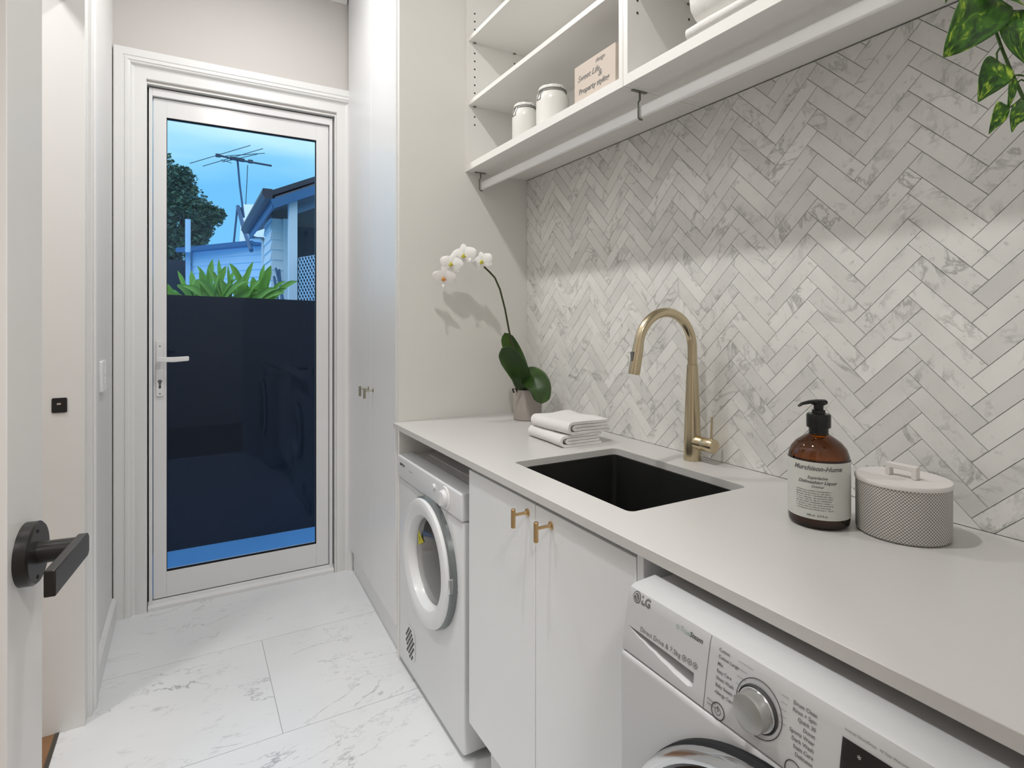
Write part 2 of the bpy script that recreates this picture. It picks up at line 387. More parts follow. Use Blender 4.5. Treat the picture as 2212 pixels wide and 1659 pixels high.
# cornice
b = NB(); prism(b, [(0,0),(.035,0),(0,-.035)], lambda a,c: (LX, FY-a, CEIL+c), lambda a,c: (.71, FY-a, CEIL+c)); struct('trim_cornice', b, 'ceiling_paint', 'small cornice where the far wall meets the ceiling', 'cornice')
# splashback : herringbone marble tiles
Wt, Lt = .0364, .151
def herring():
    b = NB(); lay = b.verts.layers.float.new('tile_rand')
    a0, b0 = .509, 1.7705; g = .0005; q = math.sqrt(.5)
    yA, yB, zA, zB = .0, 2.0765, .9, 1.8805
    def put(a, bb, la, lb):
        P = [(a+g, bb+g), (a+la-g, bb+g), (a+la-g, bb+lb-g), (a+g, bb+lb-g)]
        W = []
        for (aa, cc) in P:
            s = (aa-cc)*q; z = (aa+cc)*q; W.append((-s, z))
        # clip to the wall rectangle
        def clip(poly, f, k, keep_less):
            out = []
            for i in range(len(poly)):
                p, r = poly[i], poly[(i+1)%len(poly)]
                ip = (p[f] <= k) if keep_less else (p[f] >= k); ir = (r[f] <= k) if keep_less else (r[f] >= k)
                if ip: out.append(p)
                if ip != ir:
                    t = (k-p[f])/(r[f]-p[f]); out.append(tuple(p[m]+(r[m]-p[m])*t for m in (0,1)))
            return out
        for f, k, l in ((0,yA,False),(0,yB,True),(1,zA,False),(1,zB,True)):
            W = clip(W, f, k, l)
            if len(W) < 3: return
        n0 = len(b.verts)
        x0, x1, x2 = WX-.0072, WX-.0078, WX-.001
        cy = sum(p[0] for p in W)/len(W); cz = sum(p[1] for p in W)/len(W)
        base = [b.verts.new((x2, p[0], p[1])) for p in W]; mid = [b.verts.new((x0, p[0], p[1])) for p in W]
        ins = []
        for p in W:
            d = math.hypot(p[0]-cy, p[1]-cz); k = max(0, 1-.0012/d) if d > 0 else 1
            ins.append(b.verts.new((x1, cy+(p[0]-cy)*k, cz+(p[1]-cz)*k)))
        n = len(W)
        for A, B in ((base, mid), (mid, ins)):
            for i in range(n): b.faces.new((A[i], A[(i+1)%n], B[(i+1)%n], B[i]))
        b.faces.new(ins)
        r = rnd.random()*10; b.verts.ensure_lookup_table()
        for v in b.verts[n0:]: v[lay] = r
    for j in range(-14, 15):
        for k in range(-60, 61):
            a = a0 + k*Wt + j*Lt; c = b0 + k*Wt - j*Lt
            z = (a+c)*q; s = (a-c)*q
            if not (.7 < z < 2.1 and -2.3 < s < .25): continue
            put(a, c, Lt, Wt); put(a, c+Wt, Wt, Lt)
    return b
b = NB(); box(b, (WX-.005, 0, .9001), (WX-.0001, 2.0765, 1.8805)); o = struct('wall_grout', b, 'grout_wall', 'grey grout between the herringbone tiles', 'wall', smooth=False)
struct('wall_tiles', herring(), 'marble_tile', 'herringbone splashback of small grey-white marble tiles', 'splashback', smooth=False)

# skirting on the left wall, kick at door
def bb_profile(h=.10, t=.016): return [(0,0),(t,0),(t,h-.012),(t*.55,h-.003),(t*.3,h),(0,h)]
b = NB(); prism(b, bb_profile(), lambda a,c: (LX+a, 2.372, c), lambda a,c: (LX+a, 2.946, c)); struct('baseboard_left', b, 'trim_paint', 'white skirting board along the left wall', 'skirting')
# side doorway casing and jamb
def casing(name, label, prof, x0, x1, zt, place, z0=0):
    b = NB(); rows = []
    for o_, h in prof:
        rows.append([b.verts.new(place(*p, h)) for p in ((x0+o_, z0), (x0+o_, zt-o_), (x1-o_, zt-o_), (x1-o_, z0))])
    for A, B in zip(rows, rows[1:]):
        for i in range(3): b.faces.new((A[i], A[i+1], B[i+1], B[i]))
    for i in (0, 3):
        b.faces.new([r[i] for r in rows])
    return struct(name, b, 'trim_paint', label, 'door casing', ang=25)
PROF = [(0,0),(0,.026),(.003,.029),(.032,.029),(.036,.025),(.039,.025),(.042,.030),(.050,.030),(.054,.026),(.060,.024),(.066,.012),(.075,.008),(.085,.011),(.090,.013),(.116,.013),(.119,.010),(.119,0)]
casing('trim_1', 'moulded white architrave around the glazed back door', PROF, -.281, .775, 2.466, lambda x,z,h: (x, FY-h, z))
P2 = [(0,0),(0,.018),(.003,.020),(.060,.020),(.066,.014),(.088,.012),(.090,.010),(.090,0)]
# around the side doorway, on the room face of the left wall
b = NB(); rows = []
for o_, h in P2:
    rows.append([b.verts.new((LX+h, y, z)) for y, z in ((DY0-.085+o_,0),(DY0-.085+o_,DZ+.085-o_),(2.365-o_,DZ+.085-o_),(2.365-o_,0))])
for A, B in zip(rows, rows[1:]):
    for i in range(3): b.faces.new((A[i], A[i+1], B[i+1], B[i]))
for i in (0,3): b.faces.new([r[i] for r in rows])
struct('trim_2', b, 'trim_paint', 'plain white architrave around the side doorway', 'door casing', ang=25)
b = NB(); box(b, (-.399,DY1-.012,0), (LX-.0005,DY1-.0005,DZ-.012)); box(b, (-.399,DY0+.0005,0), (LX-.0005,DY0+.012,DZ-.012)); box(b, (-.399,DY0+.0005,DZ-.012), (LX-.0005,DY1-.0005,DZ-.0005))
struct('trim_3', b, 'trim_paint', 'white door jamb lining of the side doorway', 'door jamb', bevel=.001)

# black square latch plate on the jamb
t = thing('strike_plate', (-.345,2.2325,1.04), 'small black square latch plate set in the white jamb', 'latch plate')
b = NB(); prism(b, rrect(-.369,.997,-.331,1.043,.004), lambda a,c: (a,2.2325,c), lambda a,c: (a,2.2295,c)); obj('plate', b, 'black_plate', t)
b = NB(); box(b, (-.356,2.2288,1.022), (-.346,2.2296,1.027)); obj('latch_slot', b, 'chrome', t)

# light switch on left wall
t = thing('light_switch', (LX,2.62,1.03), 'slim white double light switch on the left wall beside the glazed door', 'light switch')
b = NB(); prism(b, rrect(2.55,1.02,2.665,1.135,.006), lambda a,c: (LX+.0003,a,c), lambda a,c: (LX+.010,a,c)); obj('switch_plate', b, 'switch_white', t, bevel=.001)
for k, zz in enumerate((1.05,1.085)):
    b = NB(); box(b, (LX+.010,2.594,zz), (LX+.0135,2.622,zz+.022)); obj('rocker', b, 'switch_white', t, bevel=.001)

# ------------------------------------------------------------------ glazed back door
D1 = thing('door_1', (.24,2.99,0), 'white framed glazed back door with one tall clear pane and dusk garden beyond', 'door', kind='structure')
b = NB()   # black strip that paints the shade in the gap behind the reveal
box(b, (-.166,3.012,0), (-.148,3.03,2.33)); box(b, (.634,3.012,0), (.655,3.03,2.33)); box(b, (-.16,3.012,2.31), (.655,3.03,2.335))
obj('gap_shade', b, 'gap_dark', D1, smooth=False)
b = NB()   # white reveal lining behind the architrave
box(b, (-.1655,2.963,0), (-.1605,3.012,2.334)); box(b, (.6475,2.963,0), (.6545,3.012,2.334)); box(b, (-.1605,2.963,2.329), (.6475,3.012,2.334))
obj('reveal', b, 'trim_paint', D1, smooth=False)
b = NB()   # aluminium frame
box(b, (-.1545,2.985,.0), (-.141,3.06,2.321)); box(b, (.626,2.985,0), (.6405,3.06,2.321)); box(b, (-.141,2.985,2.287), (.626,3.06,2.321))
box(b, (-.141,2.992,.0), (.626,3.06,.030))
obj('door_frame', b, 'alu_white', D1, bevel=.001)
b = NB()
prism(b, [(2.968,0),(3.0,0),(3.0,.034),(2.991,.034),(2.987,.022),(2.976,.020),(2.968,.014)], lambda a,c: (-.158,a,c), lambda a,c: (.645,a,c)); obj('sill', b, 'alu_white', D1, bevel=.001)
GX0, GX1, GZ0, GZ1 = -.0875, .5635, .150, 2.203
b = NB()
LX0, LX1, LZ0, LZ1 = -.1385, .6235, .036, 2.284
yl0, yl1 = 3.002, 3.044
def bar_frame(b, x0,x1,z0,z1, gx0,gx1,gz0,gz1, ya, yb):
    box(b, (x0,ya,z0), (gx0,yb,z1)); box(b, (gx1,ya,z0), (x1,yb,z1)); box(b, (gx0,ya,z0), (gx1,yb,gz0)); box(b, (gx0,ya,gz1), (gx1,yb,z1))
bar_frame(b, LX0,LX1,LZ0,LZ1, GX0,GX1,GZ0,GZ1, yl0, yl1)
leaf = obj('door_leaf', b, 'alu_white', D1, bevel=.0012)
b = NB(); bar_frame(b, GX0,GX1,GZ0,GZ1, GX0+.0022,GX1-.0022,GZ0+.0022,GZ1-.0022, 3.006, 3.026); obj('gasket', b, 'gap_dark', leaf, smooth=False)
b = NB(); box(b, (GX0+.001,3.020,GZ0+.001), (GX1-.001,3.0245,GZ1-.001)); obj('glass_pane', b, 'pane_glass', leaf, smooth=False)
# handle on backplate
hx = -.113
b = NB(); prism(b, rrect(hx-.0145,.945,hx+.0145,1.195,.005), lambda a,c: (a,3.0015,c), lambda a,c: (a,2.994,c)); pl = obj('handle_plate', b, 'alu_white', leaf, bevel=.0015)
b = NB()
tube(b, [(hx,2.995,1.112),(hx,2.962,1.112)], .0085, 16)
prism(b, [(hx-.012,-.010),(hx-.012,.010),(hx+.055,.010),(hx+.110,.012),(hx+.114,.009),(hx+.114,-.006),(hx+.110,-.009),(hx+.055,-.013)], lambda a,c: (a,2.954,1.112+c), lambda a,c: (a,2.966,1.112+c))
obj('lever_handle', b, 'alu_white', leaf, bevel=.002)
b = NB()
for zc, r_ in ((1.170,.0032),(.957,.0032)): lathe(b, [(0,-.0006),(r_,-.0006),(r_,.001)], (hx,2.994,zc), 'y', 12)
lathe(b, [(0,-.001),(.0085,-.001),(.0085,.001)], (hx,2.994,1.012), 'y', 20); box(b, (hx-.0045,2.993,.985), (hx+.0045,2.9945,1.006)); lathe(b, [(0,-.001),(.0048,-.001),(.0048,.001)], (hx,2.994,.985), 'y', 14)
obj('key_cylinder', b, 'print_grey', leaf)

# ------------------------------------------------------------------ open internal door with black lever (hinged at the entry)
HL = .80
D2 = thing('door_2', (-.2393,.026,0), 'open white internal door with black lever handle at the left edge', 'door', rz=-math.atan(.12), kind='structure')
b = NB(); st = .092
box(b, (-.038,HL-st,.01), (0,HL,2.34)); box(b, (-.038,0,.01), (0,st,2.34)); box(b, (-.038,st,.01), (0,HL-st,.2)); box(b, (-.038,st,2.22), (0,HL-st,2.34))
obj('stile_frame', b, 'trim_paint', D2, local=True, bevel=.001)
b = NB(); box(b, (-.028,st,.2), (-.010,HL-st,2.22)); obj('door_panel', b, 'door_panel_shade', D2, local=True)
hy, hz = HL-.050, 1.036
b = NB(); lathe(b, [(0,0),(.0325,0),(.0325,.0105),(.0305,.0125),(0,.0125)], (0,hy,hz), 'x', 48); rose = obj('rose', b, 'black_metal', D2, local=True)
b = NB(); tube(b, [(.0125,hy,hz),(.050,hy,hz)], .0112, 24)
obj('spindle', b, 'black_metal', rose, local=True)
b = NB(); prism(b, [(-.0125,.004),(-.0125,-.004),(-.0125,-.004)][:0] or [(hy+.012,-.008),(hy+.008,-.0125),(hy-.094,-.0125),(hy-.094,.0125),(hy+.008,.0125),(hy+.012,.008)], lambda a,c: (.044,a,hz+c), lambda a,c: (.0535,a,hz+c))
obj('lever', b, 'black_metal', rose, local=True, bevel=.0012)
b = NB(); lathe(b, [(0,0),(.002,0),(.002,.0006),(0,.0006)], (.0125,hy-.004,hz+.024), 'x', 12); lathe(b, [(0,0),(.002,0),(.002,.0006),(0,.0006)], (.0125,hy-.004,hz-.024), 'x', 12); obj('rose_screws', b, 'gap_dark', rose, local=True)

# ------------------------------------------------------------------ downlights
for i, (x, y, wt, col, dia, wh) in enumerate(LAMPS):
    q = dia/2+.0025
    t = thing('downlight', (x,y,CEIL), 'round recessed ceiling downlight ' + wh, 'downlight', group='ceiling downlights')
    b = NB(); lathe(b, [(q,.0),(q+.012,.0),(q+.014,-.003),(q+.012,-.006),(q+.003,-.007),(q,-.004)], (x,y,CEIL-.0002), 'z', 40, closed=True); obj('trim_ring', b, 'switch_white', t)
    b = NB(); lathe(b, [(0,-.001),(q,-.001)], (x,y,CEIL-.0002), 'z', 40); obj('diffuser', b, 'lamp_glow', t)
    ld = bpy.data.lights.new('downlight_lamp', 'AREA'); ld.shape = 'DISK'; ld.size = dia; ld.energy = wt; ld.color = col
    lo = bpy.data.objects.new('downlight_lamp', ld); C.objects.link(lo); lo.parent = t; lo.location = (0,0,-.009)

# ================================================================== JOINERY
# tall cabinets by the back door
TA = math.atan((.716-.684)/.88)
T = thing('tall_cabinet', (.684,2.097,0), 'tall white floor to ceiling cupboard with two flat doors beside the glazed door', 'cabinet', rz=-TA)
b = NB(); box(b, (.019,.024,.13), (.54,.862,CEIL-.006)); obj('carcass', b, 'cabinet_white', T, local=True)
b = NB(); box(b, (.022,.024,.0005), (.54,.862,.129)); obj('kickboard', b, 'cabinet_white', T, local=True)
def t_handle(par, x, y, z, m, L_=.045, local=True, top=.012):
    b = NB(); lathe(b, [(0,0),(.0088,0),(.0088,-.002),(.004,-.004),(.0035,-.006),(.0035,-.034),(0,-.034)], (x,y,z), 'x', 20)
    tube(b, [(x-.038,y,z+top),(x-.038,y,z+top-.001),(x-.038,y,z+top-L_+.001),(x-.038,y,z+top-L_)], [.0045,.0053,.0053,.0045], 18)
    return obj('handle', b, m, par, local=local)
for y0, y1, hy_ in ((.001,.384,.345),(.387,.862,.43)):
    b = NB(); box(b, (0,y0,.125), (.018,y1,CEIL-.006)); d = obj('door', b, 'cabinet_white', T, local=True, bevel=.0008)
    t_handle(d, -.0003, hy_, 1.165 if y0 < .1 else 1.172, 'nickel') if False else t_handle(d, -.0003, hy_, .982, 'nickel')
# side panel next to the counter
b = NB(); box(b, (.6915,2.0772,.0005), (1.2618,2.0957,CEIL-.001)); o = obj('end_panel', b, 'panel_side', loc=(.97,2.086,0), bevel=.0006)
tag(o, 'tall cream side panel closing the counter end behind the orchid', 'panel')

# worktop
CX0 = .668
SX0, SX1, SY0, SY1 = .765, 1.118, .868, 1.335
b = NB()
outer = [(CX0,.002),(1.2535,.002),(1.2535,2.0765),(CX0,2.0765)]
inner = rrect(SX0,SY0,SX1,SY1,.016,5)
def ring_face(b, z, up):
    vo = [b.verts.new((x,y,z)) for x,y in outer]; vi = [b.verts.new((x,y,z)) for x,y in inner]
    es = [b.edges.new((vo[i], vo[(i+1)%4])) for i in range(4)] + [b.edges.new((vi[i], vi[(i+1)%len(vi)])) for i in range(len(vi))]
    bmesh.ops.triangle_fill(b, use_beauty=True, edges=es)
    return vo, vi
o1, i1 = ring_face(b, .90, 1); o2, i2 = ring_face(b, .88, 0)
for A, B in ((o1,o2),(i1,i2)):
    n = len(A)
    for i in range(n): b.faces.new((A[i], A[(i+1)%n], B[(i+1)%n], B[i]))
# remove any fill inside the hole
for f in [f for f in b.faces if abs(f.normal.z) > .9 and all(SX0-1e-4 <= v.co.x <= SX1+1e-4 and SY0-1e-4 <= v.co.y <= SY1+1e-4 for v in f.verts)]: b.faces.remove(f)
o = obj('worktop', b, 'quartz', loc=(.96,1.04,.88), bevel=.0012, ang=30)
tag(o, 'long off-white stone worktop with a rectangular sink cut-out', 'worktop')

# undermount sink
S = thing('sink', (.94,1.10,.68), 'black undermount single bowl sink set in the stone worktop', 'sink')
b = NB()
def loop(b, x0,y0,x1,y1,r,z,n=5): return [b.verts.new((x,y,z)) for x,y in rrect(x0,y0,x1,y1,r,n)]
q = .004
L0 = loop(b, SX0-.02,SY0-.02,SX1+.02,SY1+.02,.02,.8795); L1 = loop(b, SX0+q,SY0+q,SX1-q,SY1-q,.014,.8795)
L2 = loop(b, SX0+q+.003,SY0+q+.003,SX1-q-.003,SY1-q-.003,.014,.80); L3 = loop(b, SX0+q+.006,SY0+q+.006,SX1-q-.006,SY1-q-.006,.016,.695); L4 = loop(b, SX0+.022,SY0+.022,SX1-.022,SY1-.022,.014,.682)
for A, B in ((L0,L1),(L1,L2),(L2,L3),(L3,L4)):
    n = len(A)
    for i in range(n): b.faces.new((A[i], A[(i+1)%n], B[(i+1)%n], B[i]))
b.faces.new(L4)
ob = obj('bowl', b, 'sink_black', S, recalc=False)
sd = ob.modifiers.new('solid', 'SOLIDIFY'); sd.thickness = .004; sd.offset = -1
b = NB(); xo = SX1-.0085
bar = lambda y0,y1,z0,z1: box(b, (xo-.004,y0,z0),(xo,y1,z1))
bar(.925,.985,.842,.8455); bar(.925,.985,.812,.8155); bar(.925,.9285,.812,.8455); bar(.9815,.985,.812,.8455); bar(.948,.95,.812,.8455); bar(.925,.985,.833,.835)
obj('overflow', b, 'chrome', S)
b = NB(); lathe(b, [(0,.002),(.02,.002),(.022,.003),(.04,.002),(.042,0)], (.94,1.1,.683), 'z', 36); obj('drain', b, 'steel', S)

# sink base cabinet
K = thing('base_cabinet', (.72,1.09,0), 'white sink base cupboard with two flat doors between the two machines', 'cabinet')
b = NB()
box(b, (.6965,.736,.16), (1.255,.752,.8785)); box(b, (.6965,1.417,.16), (1.255,1.433,.8785)); box(b, (.6965,.752,.16), (1.255,1.417,.176)); box(b, (1.24,.752,.176), (1.255,1.417,.8785))
box(b, (.6965,.752,.85), (.74,1.417,.8785))
obj('carcass', b, 'cabinet_white', K)
bxo('filler', (.6785,.7355,.16), (.6963,.7515,.8785), 'cabinet_white', K)
bxo('kickboard', (.745,.742,.0005), (.761,1.43,.159), 'cabinet_white', K)
for y0, y1, hy_ in ((1.086,1.4325,1.118),(.7535,1.0835,1.021)):
    b = NB(); box(b, (.678,y0,.165), (.696,y1,.868)); d = obj('door', b, 'cabinet_white', K, bevel=.0008)
    t_handle(d, .6777, hy_, .841, 'brass', local=False, L_=.043, top=.014)

# wall-hung open cabinets
def wall_cab(y0, y1, label, shelves=(2.146,2.402,2.66)):
    t = thing('wall_cabinet', (1.11,(y0+y1)/2,1.883), label, 'shelf unit', group=None)
    xf, xb, z0, z1 = .968, 1.2545, 1.883, CEIL-.001
    th = .016
    for ya in (y0, y1-th): bxo('side_panel', (xf,ya,z0), (xb,ya+th,z1), 'shelf_white', t, bevel=.0006)
    bxo('bottom_panel', (xf,y0+th,z0), (xb,y1-th,z0+.026), 'shelf_white', t, bevel=.0006)
    bxo('back_panel', (xb-.010,y0+th,z0+.026), (xb,y1-th,z1), 'shelf_white', t, bevel=0)
    bxo('edge_strip', (xf-.0012,y0,z0), (xf,y1,z0+.026), 'shelf_edge', t, bevel=0)
    for ya in (y0, y1-th): bxo('edge_strip', (xf-.0012,ya,z0+.0262), (xf,ya+th,z1), 'shelf_edge', t, bevel=0)
    for z in shelves:
        s = bxo('shelf', (xf+.006,y0+th+.0005,z), (xb-.0105,y1-th-.0005,z+.016), 'shelf_white', t, bevel=.0006)
        bxo('edge_strip', (xf+.0048,y0+th+.0005,z), (xf+.006,y1-th-.0005,z+.016), 'shelf_edge', s, bevel=0)
    b = NB(); lathe(b, [(0,-.0006),(.0036,-.0006),(.0036,0)], (1.0,y1-th,2.072), 'y', 12)
    h0 = obj('pin_hole', b, 'print_dark', t); base_ = Vector(h0.location); first = True
    for xx in (1.0, 1.185):
        z = 2.072
        while z < 2.55:
            if not any(s-.012 < z < s+.024 for s in shelves):
                h = h0 if first else h0.copy()
                if not first: C.objects.link(h); h.parent = t
                first = False
                h.location = (xx-1.0, 0, z-2.072)
            z += .032
        for s in shelves[:2]: bxo('shelf_pin', (xx-.007,y1-th-.007,s-.004), (xx+.004,y1-th-.0002,s-.0005), 'wire', t, bevel=0)
    return t
wall_cab(1.124, 2.0765, 'open white shelf unit next to the cream side panel, holding jars and a sign')
wall_cab(.170, 1.1225, 'open white shelf unit at the right, holding folded white blankets')

# hanging rail
H = thing('hanging_rail', (1.024,1.15,1.86), 'flat pale metal hanging rail under the shelf units', 'rail')
b = NB(); prism(b, rrect(1.0245,1.8125,1.0355,1.8455,.0052,6), lambda a,c: (a,2.062,c), lambda a,c: (a,.20,c))
obj('rail_bar', b, 'rail_alu', H)
for yb in (2.058,1.126,.21):
    b = NB(); box(b, (1.000,yb-.005,1.8805), (1.048,yb+.005,1.8828)); tube(b, [(1.026,yb,1.881),(1.026,yb,1.860)], .0028, 10)
    pts = [(1.026,yb,1.860),(1.0205,yb,1.853),(1.0205,yb,1.815),(1.0245,yb,1.8098),(1.034,yb,1.8098)]
    tube(b, pts, .0024, 10); obj('rail_bracket', b, 'wire', H)

# ================================================================== DRYER
DR = thing('dryer', (.96,1.80,0), 'white front loading tumble dryer under the far end of the worktop', 'dryer')
dy0, dy1, dx0, dx1, dzt = 1.497, 2.074, .690, 1.21, .782
b = NB(); box(b, (dx0,dy0,.018), (dx1,dy1,dzt-.085), .010, 3); cab = obj('cabinet_body', b, 'appliance_white', DR)
b = NB(); box(b, (dx0-.006,dy0,dzt-.084), (dx0+.06,dy1,dzt), .008, 3); obj('control_panel', b, 'appliance_white', DR)
b = NB(); box(b, (dx0+.0605,dy0+.001,dzt-.0845), (dx1,dy1-.001,dzt-.006), .004, 2); box(b, (dx0+.10,dy0+.05,dzt-.0058), (dx1-.04,dy1-.05,dzt-.002)); obj('top_lid', b, 'appliance_lid', DR)
for yy in (dy0+.05,dy1-.05):
    for xx in (dx0+.06,dx1-.06):
        b = NB(); lathe(b, [(0,0),(.016,0),(.016,.0175),(0,.0175)], (xx,yy,.0003), 'z', 16); obj('foot', b, 'print_dark', DR)
# dial
ky, kz = 1.615, dzt-.042
b = NB(); lathe(b, [(0,-.004),(.033,-.004),(.036,-.001),(.036,.0)], (dx0-.006,ky,kz), 'x', 40); dl = obj('dial_plate', b, 'switch_white', DR)
b = NB(); lathe(b, [(0,-.016),(.0215,-.016),(.024,-.013),(.0255,-.004)], (dx0-.006,ky,kz), 'x', 40); box(b, (dx0-.027,ky-.004,kz-.021), (dx0-.0218,ky+.004,kz+.021)); obj('dial', b, 'appliance_white', dl)
b = NB(); lathe(b, [(0,-.006),(.0075,-.006),(.009,0)], (dx0-.006,1.705,kz+.012), 'x', 24); obj('button', b, 'switch_white', DR)
b = NB()
fnx = lambda x, y0, z0: (lambda a, c: (x, y0-a, z0+c))
text_bm(b, 'SIMPSON', .013, fnx(dx0-.0064, 2.045, dzt-.030), bold=.0004)
obj('brand_lettering', b, 'print_dark', DR, smooth=False)
b = NB(); text_bm(b, 'EZI LOADER', .006, fnx(dx0-.0064, 1.945, dzt-.036)); obj('model_lettering', b, 'print_grey', DR, smooth=False)
b = NB()
A_=[b.verts.new((dx0-.0063,ky+.0385*math.cos(2*PI*k/48),kz+.0385*math.sin(2*PI*k/48))) for k in range(48)]; B_=[b.verts.new((dx0-.0063,ky+.0392*math.cos(2*PI*k/48),kz+.0392*math.sin(2*PI*k/48))) for k in range(48)]
for k in range(48): b.faces.new((A_[k],A_[(k+1)%48],B_[(k+1)%48],B_[k]))
obj('dial_marks', b, 'print_light', DR, smooth=False)
b = NB(); text_bm(b, 'start', .007, fnx(dx0-.0004, 1.545, .50)); text_bm(b, 'filter', .007, fnx(dx0-.0004, 1.545, .48))
obj('side_lettering', b, 'print_grey', DR, smooth=False)
# round door
cy_, cz_ = 1.742, .501
def ringp(rs): return rs
b = NB(); lathe(b, [(.150,.0),(.205,.0),(.205,-.017),(.198,-.023)], (dx0-.0004,cy_,cz_), 'x', 72); ringd = obj('door_surround', b, 'ring_grey', DR)
b = NB(); lathe(b, [(.198,-.018),(.2005,-.026),(.197,-.033),(.186,-.037),(.165,-.036),(.148,-.028),(.138,-.010),(.134,.010)], (dx0-.0004,cy_,cz_), 'x', 72); dd = obj('door', b, 'appliance_white', DR)
b = NB(); lathe(b, [(0,-.012),(.07,-.010),(.11,-.006),(.137,-.001)], (dx0-.0004,cy_,cz_), 'x', 60); obj('door_window', b, 'drum_glass', dd)
b = NB()
tri = [(.024,-.02),(.024,.022),(-.024,.001)]
wy, wz, xw = cy_+.066, cz_+.047, dx0-.0125
pts3 = [(xw, wy+.026, wz-.026), (xw, wy+.026, wz+.026), (xw, wy-.026, wz)]
b.faces.new([b.verts.new(p) for p in pts3]); obj('warning_sticker', b, 'warning_yellow', dd, smooth=False, recalc=False)
b = NB(); text_bm(b, '!', .02, fnx(xw-.0005, wy+.014, wz), bold=.0006); obj('sticker_mark', b, 'print_dark', dd, smooth=False)
b = NB(); box(b, (dx0-.028,cy_-.206,cz_-.022), (dx0-.014,cy_-.196,cz_+.022)); obj('door_catch', b, 'chrome', dd, bevel=.002)
# perforated vent
b = NB(); prism(b, rrect(1.898,.075,1.99,.188,.03,6), lambda a,c: (dx0-.0004,a,c), lambda a,c: (dx0-.003,a,c)); vt = obj('vent_grille', b, 'appliance_white', DR)
b = NB()
for r_ in range(10):
    for c_ in range(5):
        yy = 1.908+c_*.0185+(.00925 if r_ % 2 else 0); zz = .084+r_*.0105
        if math.hypot((yy-1.944)/.040, (zz-.1315)/.054) > 1.0: continue
        pl_ = [(yy+.0066*math.cos(R(60*k)), zz+.0058*math.sin(R(60*k))) for k in range(6)]
        b.faces.new([b.verts.new((dx0-.0034, y, z)) for y, z in pl_])
obj('vent_holes', b, 'gap_dark', vt, smooth=False, recalc=False)

# ================================================================== WASHER
WS = thing('washing_machine', (.92,.40,0), 'white front loading washing machine with silver dial under the near worktop', 'washing machine')
wy0, wy1 = .103, .705
def wx(z): return .600 + .017*max(0, min(1, (z-.757)/.090))
b = NB(); box(b, (.600,wy0,.015), (1.20,wy1,.7565), .008, 3); obj('cabinet_body', b, 'washer_face', WS)
# control fascia with rounded top
prof = [(.603,.7575),(.6065,.780),(.612,.815),(.616,.836),(.6175,.845),(.621,.853),(.629,.857),(.676,.860),(.676,.7575)]
b = NB(); prism(b, prof, lambda a,c: (a,wy0+.0005,c), lambda a,c: (a,wy1-.0005,c)); fa = obj('control_fascia', b, 'washer_face', WS, bevel=.003, ang=50, bseg=3)
b = NB(); box(b, (.6765,wy0+.002,.757), (1.195,wy1-.002,.852), .004, 2); obj('top_lid', b, 'appliance_lid', WS)
for yy in (wy0+.05,wy1-.05):
    for xx in (.66,1.12):
        b = NB(); lathe(b, [(0,0),(.02,0),(.018,.0148),(0,.0148)], (xx,yy,.0003), 'z', 16); obj('foot', b, 'print_dark', WS)
def fx(z):  # fascia front x at height z
    P = prof[:6]
    for (x0,z0),(x1,z1) in zip(P, P[1:]):
        if z0 <= z <= z1: return x0+(x1-x0)*(z-z0)/(z1-z0)
    return P[0][0] if z < P[0][1] else P[-1][0]
def onf(y0, z0, lift=.0006): return lambda a, c: (fx(z0+c)-lift, y0-a, z0+c)
# detergent drawer: scooped finger recess cut into the fascia
tl = [(.6975,.7975),(.6640,.7968),(.6300,.7957),(.5960,.7945),(.5585,.7930)]
ll = [(.5570,.7740),(.5590,.7670),(.5660,.7640),(.5850,.7665),(.6080,.7715),(.6350,.7780),(.6600,.7845),(.6830,.7910)]
cb = NB()
def zt_at(y): return .7930+(.0045)*(y-.5585)/.139
poly = tl+ll
prism(cb, poly, lambda a,c: (.590,a,c), lambda a,c: (.634, .5600+(a-.5570)*.97 if a < .69 else a-.006, zt_at(a)-.0003-(zt_at(a)-c)*.25))
bmesh.ops.recalc_face_normals(cb, faces=cb.faces[:])
cme = bpy.data.meshes.new('cut'); cb.to_mesh(cme); cb.free(); cob = bpy.data.objects.new('cut', cme); C.objects.link(cob)
fa.modifiers.clear()
bv = fa.modifiers.new('bevel','BEVEL'); bv.width = .003; bv.segments = 3; bv.limit_method = 'ANGLE'; bv.angle_limit = R(50)
bo = fa.modifiers.new('bool','BOOLEAN'); bo.object = cob; bo.operation = 'DIFFERENCE'; bo.solver = 'EXACT'
cob.location = (0,0,0); fa_world = Vector(fa.parent.location)
for v in cme.vertices: pass
bpy.context.view_layer.update()
dg = bpy.context.evaluated_depsgraph_get(); nm = bpy.data.meshes.new_from_object(fa.evaluated_get(dg))
fa.modifiers.clear(); fa.data = nm; finish(nm, True, 30)
bpy.data.objects.remove(cob)
dw = fa
b = NB()
for zz0, zz1, yy in ((.7585,.852,.5385),):
    for k in range(12):
        za = zz0+(zz1-zz0)*k/12; zb = zz0+(zz1-zz0)*(k+1)/12
        b.faces.new([b.verts.new(p) for p in ((fx(za)-.0004,yy,za),(fx(za)-.0004,yy-.0009,za),(fx(zb)-.0004,yy-.0009,zb),(fx(zb)-.0004,yy,zb))])
obj('drawer_gap', b, 'print_grey', dw, smooth=False, recalc=False)
